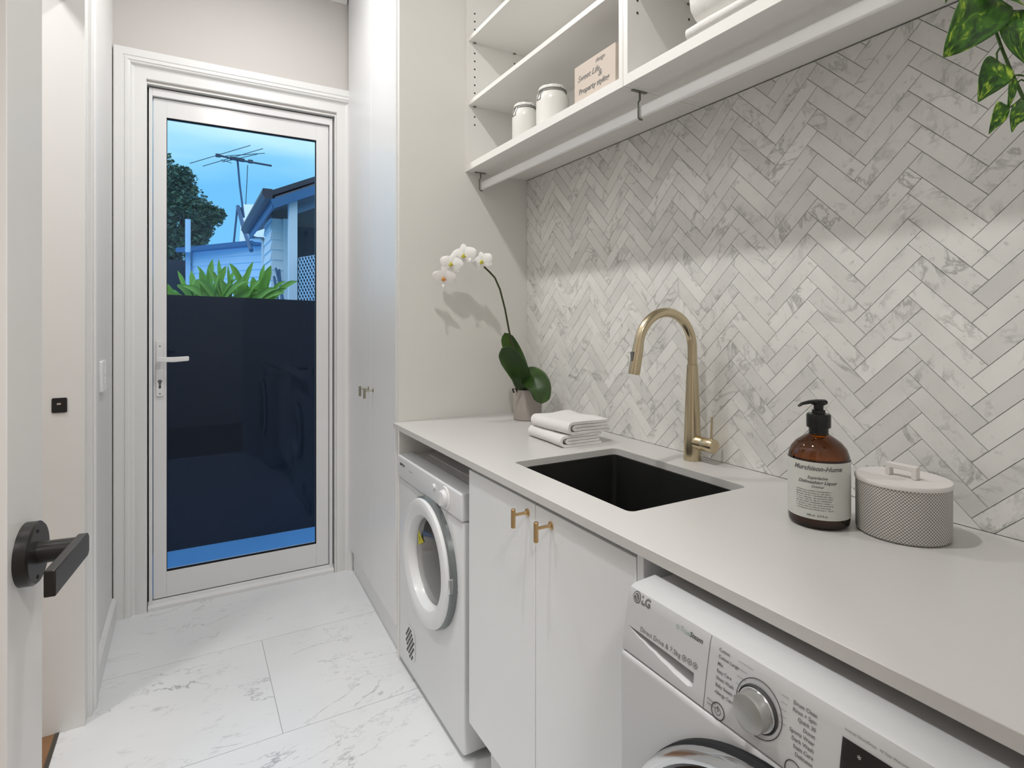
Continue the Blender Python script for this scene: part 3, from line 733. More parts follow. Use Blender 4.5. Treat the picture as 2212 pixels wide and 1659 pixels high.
# LG badge
b = NB()
def disc(b, yc, zc, r, lift=.0006, r0=0, seg=32):
    if r0 == 0:
        b.faces.new([b.verts.new(onf(yc,zc,lift)(-r*math.cos(2*PI*k/seg), r*math.sin(2*PI*k/seg))) for k in range(seg)])
    else:
        A = [b.verts.new(onf(yc,zc,lift)(-r*math.cos(2*PI*k/seg), r*math.sin(2*PI*k/seg))) for k in range(seg)]
        B = [b.verts.new(onf(yc,zc,lift)(-r0*math.cos(2*PI*k/seg), r0*math.sin(2*PI*k/seg))) for k in range(seg)]
        for k in range(seg): b.faces.new((A[k],A[(k+1)%seg],B[(k+1)%seg],B[k]))
disc(b, .6835, .8440, .0085)
text_bm(b, 'LG', .0165, onf(.6735, .8435), bold=.0006)
badge = obj('brand_badge', b, 'print_grey', WS, smooth=False)
b = NB(); disc(b, .6835, .8440, .0068, .0009, .0058)
box(b, (fx(.844)-.0012,.6830,.8405), (fx(.844)-.0008,.6840,.8475)); box(b, (fx(.844)-.0012,.6800,.8405), (fx(.844)-.0008,.6832,.8415)); disc(b, .6866, .8465, .0010, .0011)
obj('badge_face', b, 'print_light', badge, smooth=False, recalc=False)
b = NB(); text_bm(b, 'Direct Drive & 7.5kg', .0098, onf(.668,.8030)); obj('drawer_lettering', b, 'print_grey', WS, smooth=False)
for k in range(3):
    b = NB(); disc(b, .578-k*.010, .8035, .0042, .0007, .0033, 16); disc(b, .578-k*.010, .8035, .0014, .0007, 0, 10); obj('wash_symbol', b, 'print_grey', WS, smooth=False)
b = NB(); text_bm(b, 'POWER', .0042, onf(.533,.7745)); text_bm(b, 'ON/OFF', .0042, onf(.533,.7695)); obj('power_lettering', b, 'print_grey', WS, smooth=False)
L = ['Cotton','Cotton Large','Mix','Easy Care','Silent Wash','Baby Steam Care','Allergy Care']
b = NB()
for k, s_ in enumerate(L): text_bm(b, s_, .0058, onf(.5225, .8425-k*.0088), bold=.00008)
obj('program_list', b, 'print_grey', WS, smooth=False)
Rr = ['Drum Clean','Rinse + Spin','Quick 30','Duvet','Sports Wear','Dark Wash','Stain Care','Delicates']
b = NB()
for k, s_ in enumerate(Rr): text_bm(b, s_, .0058, onf(.3855, .8350-k*.0075), align='RIGHT', bold=.00008)
obj('program_list', b, 'print_grey', WS, smooth=False)
b = NB(); text_bm(b, 'Inverter DirectDrive   10 Year Warranty', .0038, onf(.355,.8405)); obj('display_lettering', b, 'print_grey', WS, smooth=False)
b = NB(); text_bm(b, 'True', .0095, onf(.592,.8385), shear=.2); disc(b, .596, .8385, .0030, .0007, .0022, 14); obj('steam_logo', b, 'print_green', WS, smooth=False)
b = NB(); text_bm(b, 'Steam', .0095, onf(.5735,.8385), shear=.2, bold=.0001); obj('steam_lettering', b, 'print_dark', WS, smooth=False)
# thin lines towards the dial
b = NB()
def fline(b, y0,z0,y1,z1,w=.0004):
    d = Vector((y1-y0, z1-z0)).normalized(); nx, nz_ = -d.y*w, d.x*w
    b.faces.new([b.verts.new((fx(z)-.0007,y,z)) for y,z in ((y0-nx,z0-nz_),(y1-nx,z1-nz_),(y1+nx,z1+nz_),(y0+nx,z0+nz_))])
for k in range(6): fline(b, .492, .8425-k*.0088, .478-.0 if k else .47, .8425-k*.0088, .0002)
obj('dial_lines', b, 'print_grey', WS, smooth=False, recalc=False)
b = NB()
for k in range(5): fline(b, .430, .8350-k*.0075, .421, .8350-k*.0075, .0002)
obj('dial_lines', b, 'print_grey', WS, smooth=False, recalc=False)
# dial
kc = (.4575, .8035)
b = NB(); disc(b, kc[0], kc[1], .0325, .0008, .0316, 64); disc(b, .5145,.768,.0107,.0008,.0094,32); disc(b, .5145,.768,.0048,.0008,.0040,24); box(b, (fx(.77)-.0011,.5141,.767),(fx(.77)-.0007,.5149,.775)); disc(b, .4075,.764,.0105,.0008,.0094,32)
obj('dial_rings', b, 'print_dark', WS, smooth=False, recalc=False)
b = NB(); xk = fx(kc[1])
lathe(b, [(.0262,.001),(.0275,-.001),(.0275,-.0035),(.0262,-.005)], (xk,kc[0],kc[1]), 'x', 60); obj('dial_dark_ring', b, 'print_dark', WS)  # dark ring line around the dial base
b = NB(); lathe(b, [(.0258,.001),(.0262,-.004),(.0245,-.007),(.0225,-.007)], (xk,kc[0],kc[1]), 'x', 60); kr = obj('dial_collar', b, 'chrome', WS)
b = NB(); lathe(b, [(0,-.0225),(.019,-.0225),(.0215,-.0215),(.0225,-.018),(.0230,-.006)], (xk,kc[0],kc[1]), 'x', 60); obj('dial_knob', b, 'knob_grey', kr)
# display
b = NB(); zs = [.772,.79,.81,.832]
for za, zb in zip(zs, zs[1:]):
    b.faces.new([b.verts.new(p) for p in ((fx(za)-.0009,.3565,za),(fx(za)-.0009,.15,za),(fx(zb)-.0009,.15,zb),(fx(zb)-.0009,.3565,zb))])
dp = obj('display', b, 'dark_glass', WS, smooth=False, recalc=False)
b = NB(); text_bm(b, '*', .010, onf(.340,.820,.0013)); text_bm(b, 'ok', .007, onf(.318,.818,.0013)); obj('display_icons', b, 'print_light', dp, smooth=False)
# porthole door
pc = (.405,.494); pr = .262
b = NB(); lathe(b, [(.262,.0),(.262,-.010),(.256,-.016)], (.5995,pc[0],pc[1]), 'x', 96); pb = obj('door_gasket', b, 'gap_dark', WS)
b = NB(); lathe(b, [(.256,-.006),(.2605,-.020),(.258,-.029),(.252,-.032),(.243,-.031),(.238,-.024)], (.5995,pc[0],pc[1]), 'x', 96); pd = obj('porthole_ring', b, 'chrome', WS)
b = NB(); lathe(b, [(0,-.046),(.08,-.044),(.15,-.040),(.20,-.033),(.228,-.026),(.240,-.022)], (.5995,pc[0],pc[1]), 'x', 96); obj('porthole_glass', b, 'dark_glass', pd)

# ================================================================== THINGS ON THE WORKTOP
# faucet
fxc, fyc = 1.205, 1.113
F = thing('kitchen_faucet', (fxc,fyc,.90), 'tall brushed gold gooseneck mixer tap behind the sink', 'tap')
b = NB(); lathe(b, [(.0,.0005),(.0235,.0005),(.0235,.002),(.0228,.05),(.0195,.15),(.0155,.24),(.0145,.262),(0,.262)], (fxc,fyc,.90), 'z', 40); obj('body', b, 'brushed_gold', F)
b = NB(); ra = .098; zc_ = 1.207; pts = [(fxc,fyc,1.163),(fxc,fyc,zc_)]
for k in range(1, 25):
    a = R(180*k/24*.955); pts.append((fxc-ra+ra*math.cos(a), fyc+.000*k, zc_+ra*math.sin(a)))
tube(b, pts, .0128, 24); obj('spout', b, 'brushed_gold', F)
e0 = Vector(pts[-1]); dv = (Vector(pts[-1])-Vector(pts[-2])).normalized()
b = NB(); tube(b, [e0-dv*.002, e0+dv*.012, e0+dv*.070, e0+dv*.078], [.0135,.0142,.0150,.0142], 24); sh = obj('spray_head', b, 'brushed_gold', F)
b = NB(); box(b, tuple(e0+dv*.030+Vector((-.0185,-.004,-.012))), tuple(e0+dv*.030+Vector((-.0125,.004,.012)))); obj('spray_button', b, 'print_grey', sh, bevel=.001)
b = NB(); hz_ = .9505
lathe(b, [(0,.0),(.0185,.0),(.0185,-.040),(.0182,-.041),(.0185,-.042),(.0190,-.074),(.0180,-.0765),(0,-.0765)], (fxc,fyc,hz_), 'y', 36); hb = obj('handle_barrel', b, 'brushed_gold', F)
b = NB(); tube(b, [(fxc,fyc-.066,hz_+.015),(fxc,fyc-.066,hz_+.040),(fxc+.001,fyc-.067,hz_+.076)], [.0038,.0032,.0030], 14); obj('lever', b, 'brushed_gold', hb)

# soap bottle
bx_, by_ = 1.038, .648
B = thing('soap_bottle', (bx_,by_,.90), 'amber glass pump bottle with white printed label', 'bottle')
br = .0525
sh_p = [(.046,.0008),(.0515,.006),(br,.014),(br,.118),(.0515,.130),(.047,.143),(.038,.154),(.027,.162),(.0175,.168),(.0165,.172),(.0165,.180)]
b = NB(); lathe(b, [(0,.0008)]+sh_p+[(0,.180)], (bx_,by_,.90), 'z', 64); obj('glass_body', b, 'amber_glass', B)
ins = [(max(0,r-.0022), min(h, .120)+.002) for r, h in sh_p if h < .125]
b = NB(); lathe(b, [(0,.003),(.044,.003),(.0495,.010),(.050,.020),(.050,.127),(0,.127)], (bx_,by_,.90), 'z', 64); obj('liquid', b, 'amber_liquid', B)
ca = math.atan2(-by_, -bx_)   # direction towards the room entry
la0 = ca + R(4)
b = NB(); rl = br+.0006; seg = 56
A_, B_ = [], []
uvw = 3.5
for k in range(seg+1):
    a = la0 - uvw/2 + uvw*k/seg
    A_.append(b.verts.new((bx_+rl*math.cos(a), by_+rl*math.sin(a), .920))); B_.append(b.verts.new((bx_+rl*math.cos(a), by_+rl*math.sin(a), 1.0235)))
for k in range(seg): b.faces.new((A_[k],A_[k+1],B_[k+1],B_[k]))
lb = obj('label_wrap', b, 'label_paper', B, recalc=False)
def onb(z0, off=0): 
    return lambda a, c: (bx_+(rl+.0004)*math.cos(la0+(off+a)/rl), by_+(rl+.0004)*math.sin(la0+(off+a)/rl), z0+c)
b = NB()
text_bm(b, 'Murchison-Hume', .0120, onb(1.0125, -.006), align='CENTER', shear=.35, bold=.0003)
b_ = b
text_bm(b, 'Superlative', .0074, onb(.9955, -.006), align='CENTER', shear=.3, bold=.00015)
text_bm(b, 'Dishwashing Liquor', .0082, onb(.9875, -.006), align='CENTER', shear=.3, bold=.0002)
text_bm(b, 'Original', .0062, onb(.9795, -.006), align='CENTER', shear=.3, bold=.0001)
lr = random.Random(3)
for k in range(9):
    z = .9715-k*.0042; s_ = ''.join(lr.choice('aenorstiulcd') if lr.random() > .18 else ' ' for _ in range(44))
    text_bm(b, s_, .0037, onb(z, -.044), bold=.00003)
text_bm(b, '500 ml  16.9 fl oz', .0048, onb(.9270, -.006), align='CENTER', bold=.0001)
obj('label_print', b, 'print_grey', lb, smooth=False)
b = NB(); lathe(b, [(.0168,.166),(.0168,.180),(.0205,.1805),(.0210,.183),(.0210,.203),(.0195,.206),(.0120,.207),(.0115,.213),(.0085,.214),(.0085,.222),(.0115,.2225),(.0115,.229),(0,.230)], (bx_,by_,.90), 'z', 36); pp = obj('pump_collar', b, 'pump_black', B)
b = NB(); nd = Vector((-.83,.42,0)).normalized(); p0 = Vector((bx_,by_,1.1275))
tube(b, [p0-nd*.016, p0-nd*.012, p0+nd*.004, p0+nd*.018+Vector((0,0,.0005)), p0+nd*.032+Vector((0,0,-.0025)), p0+nd*.039+Vector((0,0,-.007))], [.004,.0095,.0100,.0062,.0048,.0036], 16, flat=.55)
obj('pump_nozzle', b, 'pump_black', pp)

# canister
kx, ky_ = 1.117, .541
K2 = thing('ceramic_canister', (kx,ky_,.90), 'round canister with grey woven texture and white lid beside the amber bottle', 'canister')
b = NB(); lathe(b, [(0,.001),(.069,.001),(.072,.004),(.0725,.010),(.0725,.092),(.0715,.0925),(0,.0925)], (kx,ky_,.90), 'z', 84)
uvl = b.loops.layers.uv.new('UVMap')
for f in b.faces:
    for l in f.loops:
        a = math.atan2(l.vert.co.y-ky_, l.vert.co.x-kx)/(2*PI)
        c_ = f.calc_center_median(); ac = math.atan2(c_.y-ky_, c_.x-kx)/(2*PI)
        if a-ac > .5: a -= 1
        if ac-a > .5: a += 1
        l[uvl].uv = (a, (l.vert.co.z-.90)/.094)
obj('canister_body', b, 'canister_weave', K2)
b = NB(); lathe(b, [(.0700,.0927),(.0738,.0928),(.0742,.0945),(.0742,.0985),(.0730,.1005),(0,.1005)], (kx,ky_,.90), 'z', 84); ld_ = obj('lid', b, 'lid_ceramic', K2)
b = NB(); prism(b, [(-.026,1.0004),(-.0175,1.0004),(-.0175,1.0145),(.0175,1.0145),(.0175,1.0004),(.026,1.0004),(.026,1.0235),(-.026,1.0235)], lambda a,c: (kx-.007,ky_+a,c), lambda a,c: (kx+.007,ky_+a,c)); obj('lid_handle', b, 'lid_ceramic', ld_, bevel=.0015)

# folded towels
def towel(x0, x1, y0, y1, z0, h, label, seed, rz=0, name='folded_towel', m='towel_white', turns=2, cat='towel', group=None, th=None):
    rr = random.Random(seed)
    t_ = (h/4 if turns == 2 else h/2)*.90
    # fold profile in (x,z): centreline of a sheet folded in half twice
    cl = []
    lv = [z0+t_/2+k*(h-t_)/3 for k in range(4)]
    e = .004
    def uturn(xc, za, zb, sgn):
        out = []
        r_ = abs(zb-za)/2; zc = (za+zb)/2
        for k in range(1, 8):
            a = -PI/2 + PI*k/8
            out.append((xc+sgn*r_*math.cos(a), zc+(r_*math.sin(a))*(1 if zb > za else -1)))
        return out
    xin0, xin1 = x0+h*.45, x1-.004
    # outer layers 0 and 3 joined by a big turn on the x0 side, inner layers 1 and 2 by a small one
    path = [(xin1-.006, lv[1])] + [(xin1-(xin1-xin0-.012)*k/8, lv[1]) for k in range(1, 9)] + uturn(xin0+.010, lv[1], lv[2], -1) + [(xin0+.012+(xin1-xin0-.020)*k/8, lv[2]) for k in range(0, 9)]
    path2 = [(xin1+.001, lv[0])] + [(xin1-(xin1-xin0)*k/8, lv[0]) for k in range(1, 9)] + uturn(xin0, lv[0], lv[3], -1) + [(xin0+(xin1-xin0)*k/8, lv[3]) for k in range(0, 9)]
    b = NB(); ny = 16
    for path_ in (path, path2):
        P = [Vector((p[0], p[1])) for p in path_]; n = len(P)
        def side(off):
            out = []
            for i, p in enumerate(P):
                d = (P[min(i+1,n-1)]-P[max(i-1,0)]).normalized(); out.append(p+Vector((-d.y, d.x))*off)
            return out
        hw = t_*.5
        L_ = side(hw*.98); R_ = side(-hw*.98)
        ring = L_ + [P[-1]+(P[-1]-P[-2]).normalized()*hw*.6] + R_[::-1] + [P[0]+(P[0]-P[1]).normalized()*hw*.6]
        rows = []
        for j in range(ny+1):
            fy = j/ny; y = y0+(y1-y0)*fy
            row = []
            for p in ring:
                w = noise.noise(Vector((p.x*14+seed, y*14, p.y*6)))*.0035
                sx = noise.noise(Vector((seed*3.1, y*9, 2)))*.005
                endp = (.0025 if j in (0, ny) else 0)
                k = (p.y-z0)/h
                row.append(b.verts.new((p.x+sx+w*.5, y + (.004*noise.noise(Vector((p.x*20,seed,p.y*30))) if j in (0,ny) else 0), max(z0+.0004, p.y + w*k*1.2))))
            rows.append(row)
        m_ = len(ring)
        for A, B in zip(rows, rows[1:]):
            for i in range(m_): b.faces.new((A[i],A[(i+1)%m_],B[(i+1)%m_],B[i]))
        for row in (rows[0], rows[-1]):
            # cap as strips
            k = len(P)
            for i in range(k-1):
                b.faces.new((row[i], row[i+1], row[2*k-1-i], row[2*k-i]))
            b.faces.new((row[k-1], row[k], row[k+1])); b.faces.new((row[0], row[2*k], row[2*k+1]))
    cx, cy = (x0+x1)/2, (y0+y1)/2
    if rz: bmesh.ops.rotate(b, cent=(cx,cy,z0), matrix=Matrix.Rotation(rz, 3, 'Z'), verts=b.verts[:])
    o = obj(name, b, m, loc=(cx,cy,z0), ang=60)
    return tag(o, label, cat, group)
towel(.975,1.125,1.405,1.605,.9002,.036,'folded white towel, lower of the two on the worktop',2, R(-3), group='folded towels by the tap')
towel(.985,1.150,1.400,1.600,.9375,.037,'folded white towel, upper of the two on the worktop',5, R(2), group='folded towels by the tap')

# orchid
px_, py_ = 1.150, 1.897
O = thing('potted_orchid', (px_,py_,.90), 'white moth orchid in a round grey pot at the worktop end', 'plant')
b = NB(); lathe(b, [(0,.001),(.052,.001),(.0545,.004),(.0565,.115),(.0545,.118),(.0525,.115),(.051,.100),(0,.100)], (px_,py_,.90), 'z', 56); obj('pot', b, 'pot_grey', O)
b = NB(); 
for k in range(26):
    a = rnd.random()*2*PI; r_ = rnd.random()*.042; c = Vector((px_+r_*math.cos(a), py_+r_*math.sin(a), 1.000+rnd.random()*.010)); s_ = .006+rnd.random()*.006
    box(b, tuple(c-Vector((s_,s_*.6,s_*.4))), tuple(c+Vector((s_,s_*.6,s_*.4+.004))), .002, 1)
for k in range(3):
    c = at(1108+k*7, 842-k*1.5, 2.17); tube(b, [c+Vector((.01,.01,-.012)), c, c+Vector((-.004,-.006,.006-.004*k))], [.003,.0035,.002], 8)
obj('bark_chips', b, 'soil_bark', O)
def leaf_mesh(b, pts, width, nrm, prof=None, cup=.12, seg=14, rr=0):
    # pts: control points of the midrib; width: max half width; nrm: facing direction
    pts = [Vector(p) for p in pts]; nrm = Vector(nrm).normalized()
    lay = b.verts.layers.float.get('leaf_rand') or b.verts.layers.float.new('leaf_rand')
    uvl = b.loops.layers.uv.get('UVMap') or b.loops.layers.uv.new('UVMap')
    def cr_(t):
        n = len(pts)-1; f = t*n; i = min(int(f), n-1); u = f-i
        p0 = pts[max(i-1,0)]; p1 = pts[i]; p2 = pts[i+1]; p3 = pts[min(i+2,n)]
        return .5*((2*p1)+(p2-p0)*u+(2*p0-5*p1+4*p2-p3)*u*u+(3*p1-p0-3*p2+p3)*u*u*u)
    prof = prof or (lambda t: math.sin(PI*min(1,t**.75))**.7)
    nw = 8; rows = []
    for i in range(seg+1):
        t = i/seg; p = cr_(t); d = (cr_(min(1,t+.01))-cr_(max(0,t-.01))).normalized(); s = d.cross(nrm).normalized(); u = s.cross(d).normalized()
        w = width*prof(t); row = []
        for j in range(-nw, nw+1):
            f = j/nw; q_ = p + s*(w*f) + u*(cup*w*(f*f)*1.0 + .03*w*math.sin(t*9+f*3)*abs(f)) 
            v = b.verts.new(q_); v[lay] = rr; row.append((v, (f*.5+.5, t)))
        rows.append(row)
    for A, B in zip(rows, rows[1:]):
        for j in range(2*nw):
            quad = [A[j],A[j+1],B[j+1],B[j]]
            try: f = b.faces.new([x[0] for x in quad])
            except ValueError: continue
            for l, x in zip(f.loops, quad): l[uvl].uv = x[1]
orch = lambda t: (.30+.70*math.sin(PI*min(1, .12+t*.80)))*(1-max(0,(t-.86)/.14)**2.2*1.0)
specs = [([at(1130,842,2.19), at(1124,812,2.20), at(1108,762,2.22), at(1090,719,2.21)], .0385, 'upright leaf behind'),
         ([at(1132,838,2.16), at(1122,806,2.12), at(1098,772,2.06), at(1084,752,2.02)], .0400, 'front'),
         ([at(1130,812,2.17), at(1150,816,2.12), at(1167,838,2.08), at(1171,872,2.07)], .044, 'right')]
for pts, w_, _ in specs:
    b = NB(); leaf_mesh(b, pts, w_, -FW+Vector((-.1,0,.35)), orch, .22, 18, rnd.random()); o = obj('leaf', b, 'orchid_leaf', O, recalc=False)
    sd = o.modifiers.new('solid','SOLIDIFY'); sd.thickness = .0022; sd.offset = 0
stem_pts = [at(1128,836,2.18), at(1112,770,2.19), at(1100,716,2.19), at(1091,668,2.17), at(1080,625,2.17), at(1069,600,2.17), at(1058,588,2.17), at(1035,566,2.165), at(1003,549,2.16), at(972,560,2.15), at(957,588,2.14)]
b = NB(); tube(b, stem_pts, [.0036]*7+[.0030,.0026,.0022,.0018], 12); obj('flower_stem', b, 'stem_dark', O)
def flower(c, face, size, roll, lipm, tilt=0):
    face = face.normalized(); s = face.cross(Vector((0,0,1))).normalized(); u = s.cross(face).normalized()
    b = NB()
    def petal(ang, ln, wd, fwd, prof):
        d = (s*math.cos(ang)+u*math.sin(ang)); 
        pts = [c, c+d*ln*.5+face*fwd*ln*.5, c+d*ln+face*fwd*ln*.6-face*.004]
        leaf_mesh(b, pts, wd, face, prof, -.18, 10)
    wide = lambda t: math.sin(PI*min(1,(.06+t*.94)**.62))**.55
    slim = lambda t: math.sin(PI*min(1,(.06+t*.94)**.8))**.75
    for a in (90, 215, 325): petal(R(a)+roll, size*.98, size*.36, .05, slim)
    for a in (12, 168): petal(R(a)+roll, size*1.08, size*.58, .16, wide)
    f = obj('flower', b, 'petal_white', O, recalc=False)
    b = NB()
    q_ = c+face*.008
    tube(b, [q_+u*.003, q_+face*.005-u*.003, q_+face*.008-u*.010], [.0045,.0058,.0035], 10); tube(b, [q_-u*.004+s*.002, q_-u*.006+s*.009+face*.003], [.003,.0022], 8); tube(b, [q_-u*.004-s*.002, q_-u*.006-s*.009+face*.003], [.003,.0022], 8)
    obj('lip', b, lipm, f)
face0 = -FW+Vector((-.15,0,-.05))
flower(at(1043,565,2.15), face0+RT*-.35, .041, R(-18), 'lip_yellow')
flower(at(1003,552,2.13), face0+RT*-.1, .047, R(-8), 'lip_yellow')
flower(at(975,570,2.13), face0+RT*.05, .043, R(12), 'lip_yellow')
flower(at(959,600,2.12), face0+RT*.1+Vector((0,0,-.3)), .043, R(4), 'lip_orange')
b = NB()
for (u_, v_, k) in ((1016,562,.8),(958,618,.7)):
    c = at(u_,v_,2.11); tube(b, [c+Vector((0,0,.010*k)), c+Vector((0,0,.005*k)), c, c+Vector((0,0,-.008*k)), c+Vector((0,0,-.011*k))], [.001,.006*k,.0075*k,.0055*k,.001], 12)
obj('flower_buds', b, 'petal_white', O)

# ================================================================== THINGS ON THE SHELVES
def jar(x, y, r, h, label):
    t = thing('storage_jar', (x,y,1.909), label, 'jar', group='white clip jars on the bottom shelf')
    z = 1.9092
    b = NB(); lathe(b, [(0,0),(r*.92,0),(r,.006),(r,h*.60),(r*.97,h*.68),(r*.84,h*.76),(r*.80,h*.80),(r*.80,h*.83),(0,h*.83)], (x,y,z), 'z', 48); obj('jar_body', b, 'jar_white', t)
    b = NB(); lathe(b, [(r*.80,h*.835),(r*.86,h*.84),(r*.87,h*.87),(r*.84,h*.90),(r*.6,h*.93),(0,h*.94)], (x,y,z), 'z', 48); l_ = obj('jar_lid', b, 'jar_white', t)
    b = NB(); lathe(b, [(r*.80,h*.828),(r*.83,h*.828),(r*.83,h*.836),(r*.80,h*.836)], (x,y,z), 'z', 40, closed=True); obj('seal_ring', b, 'ring_grey', l_)
    b = NB()
    circ = [(x+r*.84*math.cos(2*PI*k/24), y+r*.84*math.sin(2*PI*k/24), z+h*.80) for k in range(25)]; tube(b, circ, .0011, 8, caps=False)
    bail = []
    for k in range(13):
        a = PI*k/12; bail.append((x-r*.15*math.sin(a), y+r*.86*math.cos(a), z+h*.84+h*.14*math.sin(a)))
    tube(b, bail, .0013, 8)
    tube(b, [(x-r*.84,y-.009,z+h*.80),(x-r*.96,y-.009,z+h*.72),(x-r*1.0,y-.009,z+h*.62),(x-r*1.0,y+.009,z+h*.62),(x-r*.96,y+.009,z+h*.72),(x-r*.84,y+.009,z+h*.80)], .0013, 8)
    tube(b, [(x+r*.1,y-.008,z+h*.955),(x,y,z+h*1.0),(x-r*.1,y+.008,z+h*.955)], .002, 8)
    obj('wire_clip', b, 'wire', t)
    return t
jar(1.045, 1.740, .047, .158, 'smaller white clip-top jar, left of the pair on the shelf')
jar(1.052, 1.575, .055, .160, 'larger white clip-top jar, right of the pair on the shelf')
# sign block
SG = thing('table_sign', (1.012,1.287,1.9092), 'small cream block sign with grey lettering on the shelf', 'sign')
b = NB(); box(b, (1.008,1.190,1.9095), (1.034,1.370,2.028)); obj('backing_board', b, 'sign_board', SG, bevel=.001)
b = NB(); box(b, (.996,1.188,1.9095), (1.008,1.374,2.032)); sf = obj('front_card', b, 'sign_cream', SG, bevel=.001)
b = NB()
sgf = lambda y0, z0, sl=0: (lambda a, c: (.9955, y0-a, z0+c+sl*a))
text_bm(b, 'Sweet Life', .024, sgf(1.357,1.990), shear=.3, bold=.0001); text_bm(b, 'design', .017, sgf(1.275,2.016), shear=.3); text_bm(b, '&', .026, sgf(1.262,1.975), shear=.2)
obj('script_lettering', b, 'print_grey', sf, smooth=False)
b = NB(); text_bm(b, 'Property styling', .0215, sgf(1.352,1.951), shear=.15, bold=.0004); obj('lower_lettering', b, 'print_grey', sf, smooth=False)
towel(.964,1.19,.40,.912,1.9092,.028,'thick folded white blanket, lower of the pair on the shelf',11, 0, 'folded_blanket', 'blanket_white', cat='blanket', group='folded blankets on the shelf')
towel(.978,1.21,.42,.903,1.9405,.105,'thick folded white blanket, upper of the pair on the shelf',13, R(1), 'folded_blanket', 'blanket_white', cat='blanket', group='folded blankets on the shelf')

# trailing pothos
PP = thing('trailing_pothos', (1.06,.29,1.9092), 'trailing variegated green vine hanging from the shelf at the upper right', 'plant')
b = NB(); lathe(b, [(0,.001),(.045,.001),(.058,.11),(.055,.112),(.050,.09),(0,.09)], (1.06,.29,1.9092), 'z', 36); obj('pot', b, 'pot_grey', PP)
st_ = [(1.05,.30,2.01),(1.0,.33,2.04),(.955,.345,1.98),(.925,.352,1.86),at(2132,10,.80),at(2145,52,.79),at(2166,110,.785),at(2190,168,.78),at(2213,217,.775),at(2235,262,.77)]
b = NB(); tube(b, st_, [.0022]*4+[.0020,.0019,.0020,.0022,.0022,.0020], 10)
st2 = [(1.05,.28,2.01),(.99,.30,2.05),(.95,.315,1.98),at(2212,-40,.78),at(2240,20,.77),at(2250,120,.76)]
tube(b, st2, .0018, 8)
def pet(a, m_, c): tube(b, [a, m_, c], [.0013,.0012,.0011], 8)
pet(at(2146,45,.79), at(2165,44,.785), at(2190,44,.78))
pet(at(2162,100,.785), at(2153,115,.775), at(2154,140,.77))
pet(at(2190,163,.78), at(2200,162,.775), at(2222,165,.77))
pet(at(2207,212,.775), at(2190,226,.77), at(2176,236,.765))
pet(at(2198,178,.775), at(2206,172,.77), at(2216,176,.77))
pet(at(2136,30,.79), at(2140,20,.785), at(2138,12,.78))
obj('vine_stem', b, 'plant_stem', PP)
HW_ = [(0,.30),(.05,.76),(.12,.95),(.20,1),(.32,.95),(.45,.82),(.58,.63),(.72,.40),(.85,.20),(.94,.08),(1,.01)]
def heart(t):
    for (a0,w0),(a1,w1) in zip(HW_, HW_[1:]):
        if a0 <= t <= a1: return w0+(w1-w0)*(t-a0)/(a1-a0)
    return .015
def pleaf(pts, w_, nr=None, cup=.15):
    b = NB(); leaf_mesh(b, pts, w_, nr or (-FW+Vector((0,0,.25))), heart, cup, 18, rnd.random()); o = obj('leaf', b, 'pothos_leaf', PP, recalc=False)
    sd = o.modifiers.new('solid','SOLIDIFY'); sd.thickness = .0007; sd.offset = 0
pleaf([at(2146,-6,.79), at(2108,42,.76), at(2068,92,.755), at(2038,124,.77)], .0345, cup=.22)
pleaf([at(2162,136,.772), at(2146,165,.755), at(2128,196,.758), at(2113,221,.765)], .0215)
pleaf([at(2168,224,.765), at(2158,250,.752), at(2146,272,.752), at(2136,290,.757)], .0100)
pleaf([at(2190,170,.778), at(2186,195,.765), at(2181,220,.762), at(2174,242,.765)], .0060)
pleaf([at(2196,22,.775), at(2190,55,.76), at(2196,100,.755), at(2218,140,.76)], .0180, -FW+Vector((-.6,.2,.1)))
pleaf([at(2226,232,.765), at(2204,244,.75), at(2192,262,.748), at(2186,286,.752)], .0145)
pleaf([at(2140,-20,.785), at(2172,-8,.77), at(2202,6,.765), at(2232,24,.77)], .0150, -FW+Vector((0,0,.9)))
pleaf([at(2052,-36,.79), at(2046,-20,.79), at(2045,-6,.79), at(2043,8,.79)], .0060)

# ================================================================== OUTSIDE
b = NB(); box(b, (-14,3.1005,-.35), (22,45,-.15)); struct('ground', b, 'deck_sky_tint', 'pale paving and yard outside the back door', 'ground', smooth=False)
# fence
FN = thing('garden_fence', (.4,4.12,-.15), 'charcoal metal fence across the yard behind the glazed door', 'fence')
n = 46
b = NB(); prof_ = []
xa, xb_ = -2.6, 3.6
for k in range(1):
    x0, x1 = xa, xb_
    prism(b, [(x0+.002,-.148),(x1-.002,-.148),(x1-.002,1.438-.025*(x1-.3)),(x0+.002,1.438-.025*(x0-.3))], lambda a,c: (a,4.118,c), lambda a,c: (a,4.122,c))
o = obj('fence_sheet', b, 'fence_charcoal', FN, smooth=False)
for xp in (-2.5,-1.0,.42,1.9,3.4):
    bxo('fence_post', (xp-.02,4.1225,-.149), (xp+.02,4.165,1.43-.025*(xp-.3)), 'fence_charcoal', FN, bevel=.002)

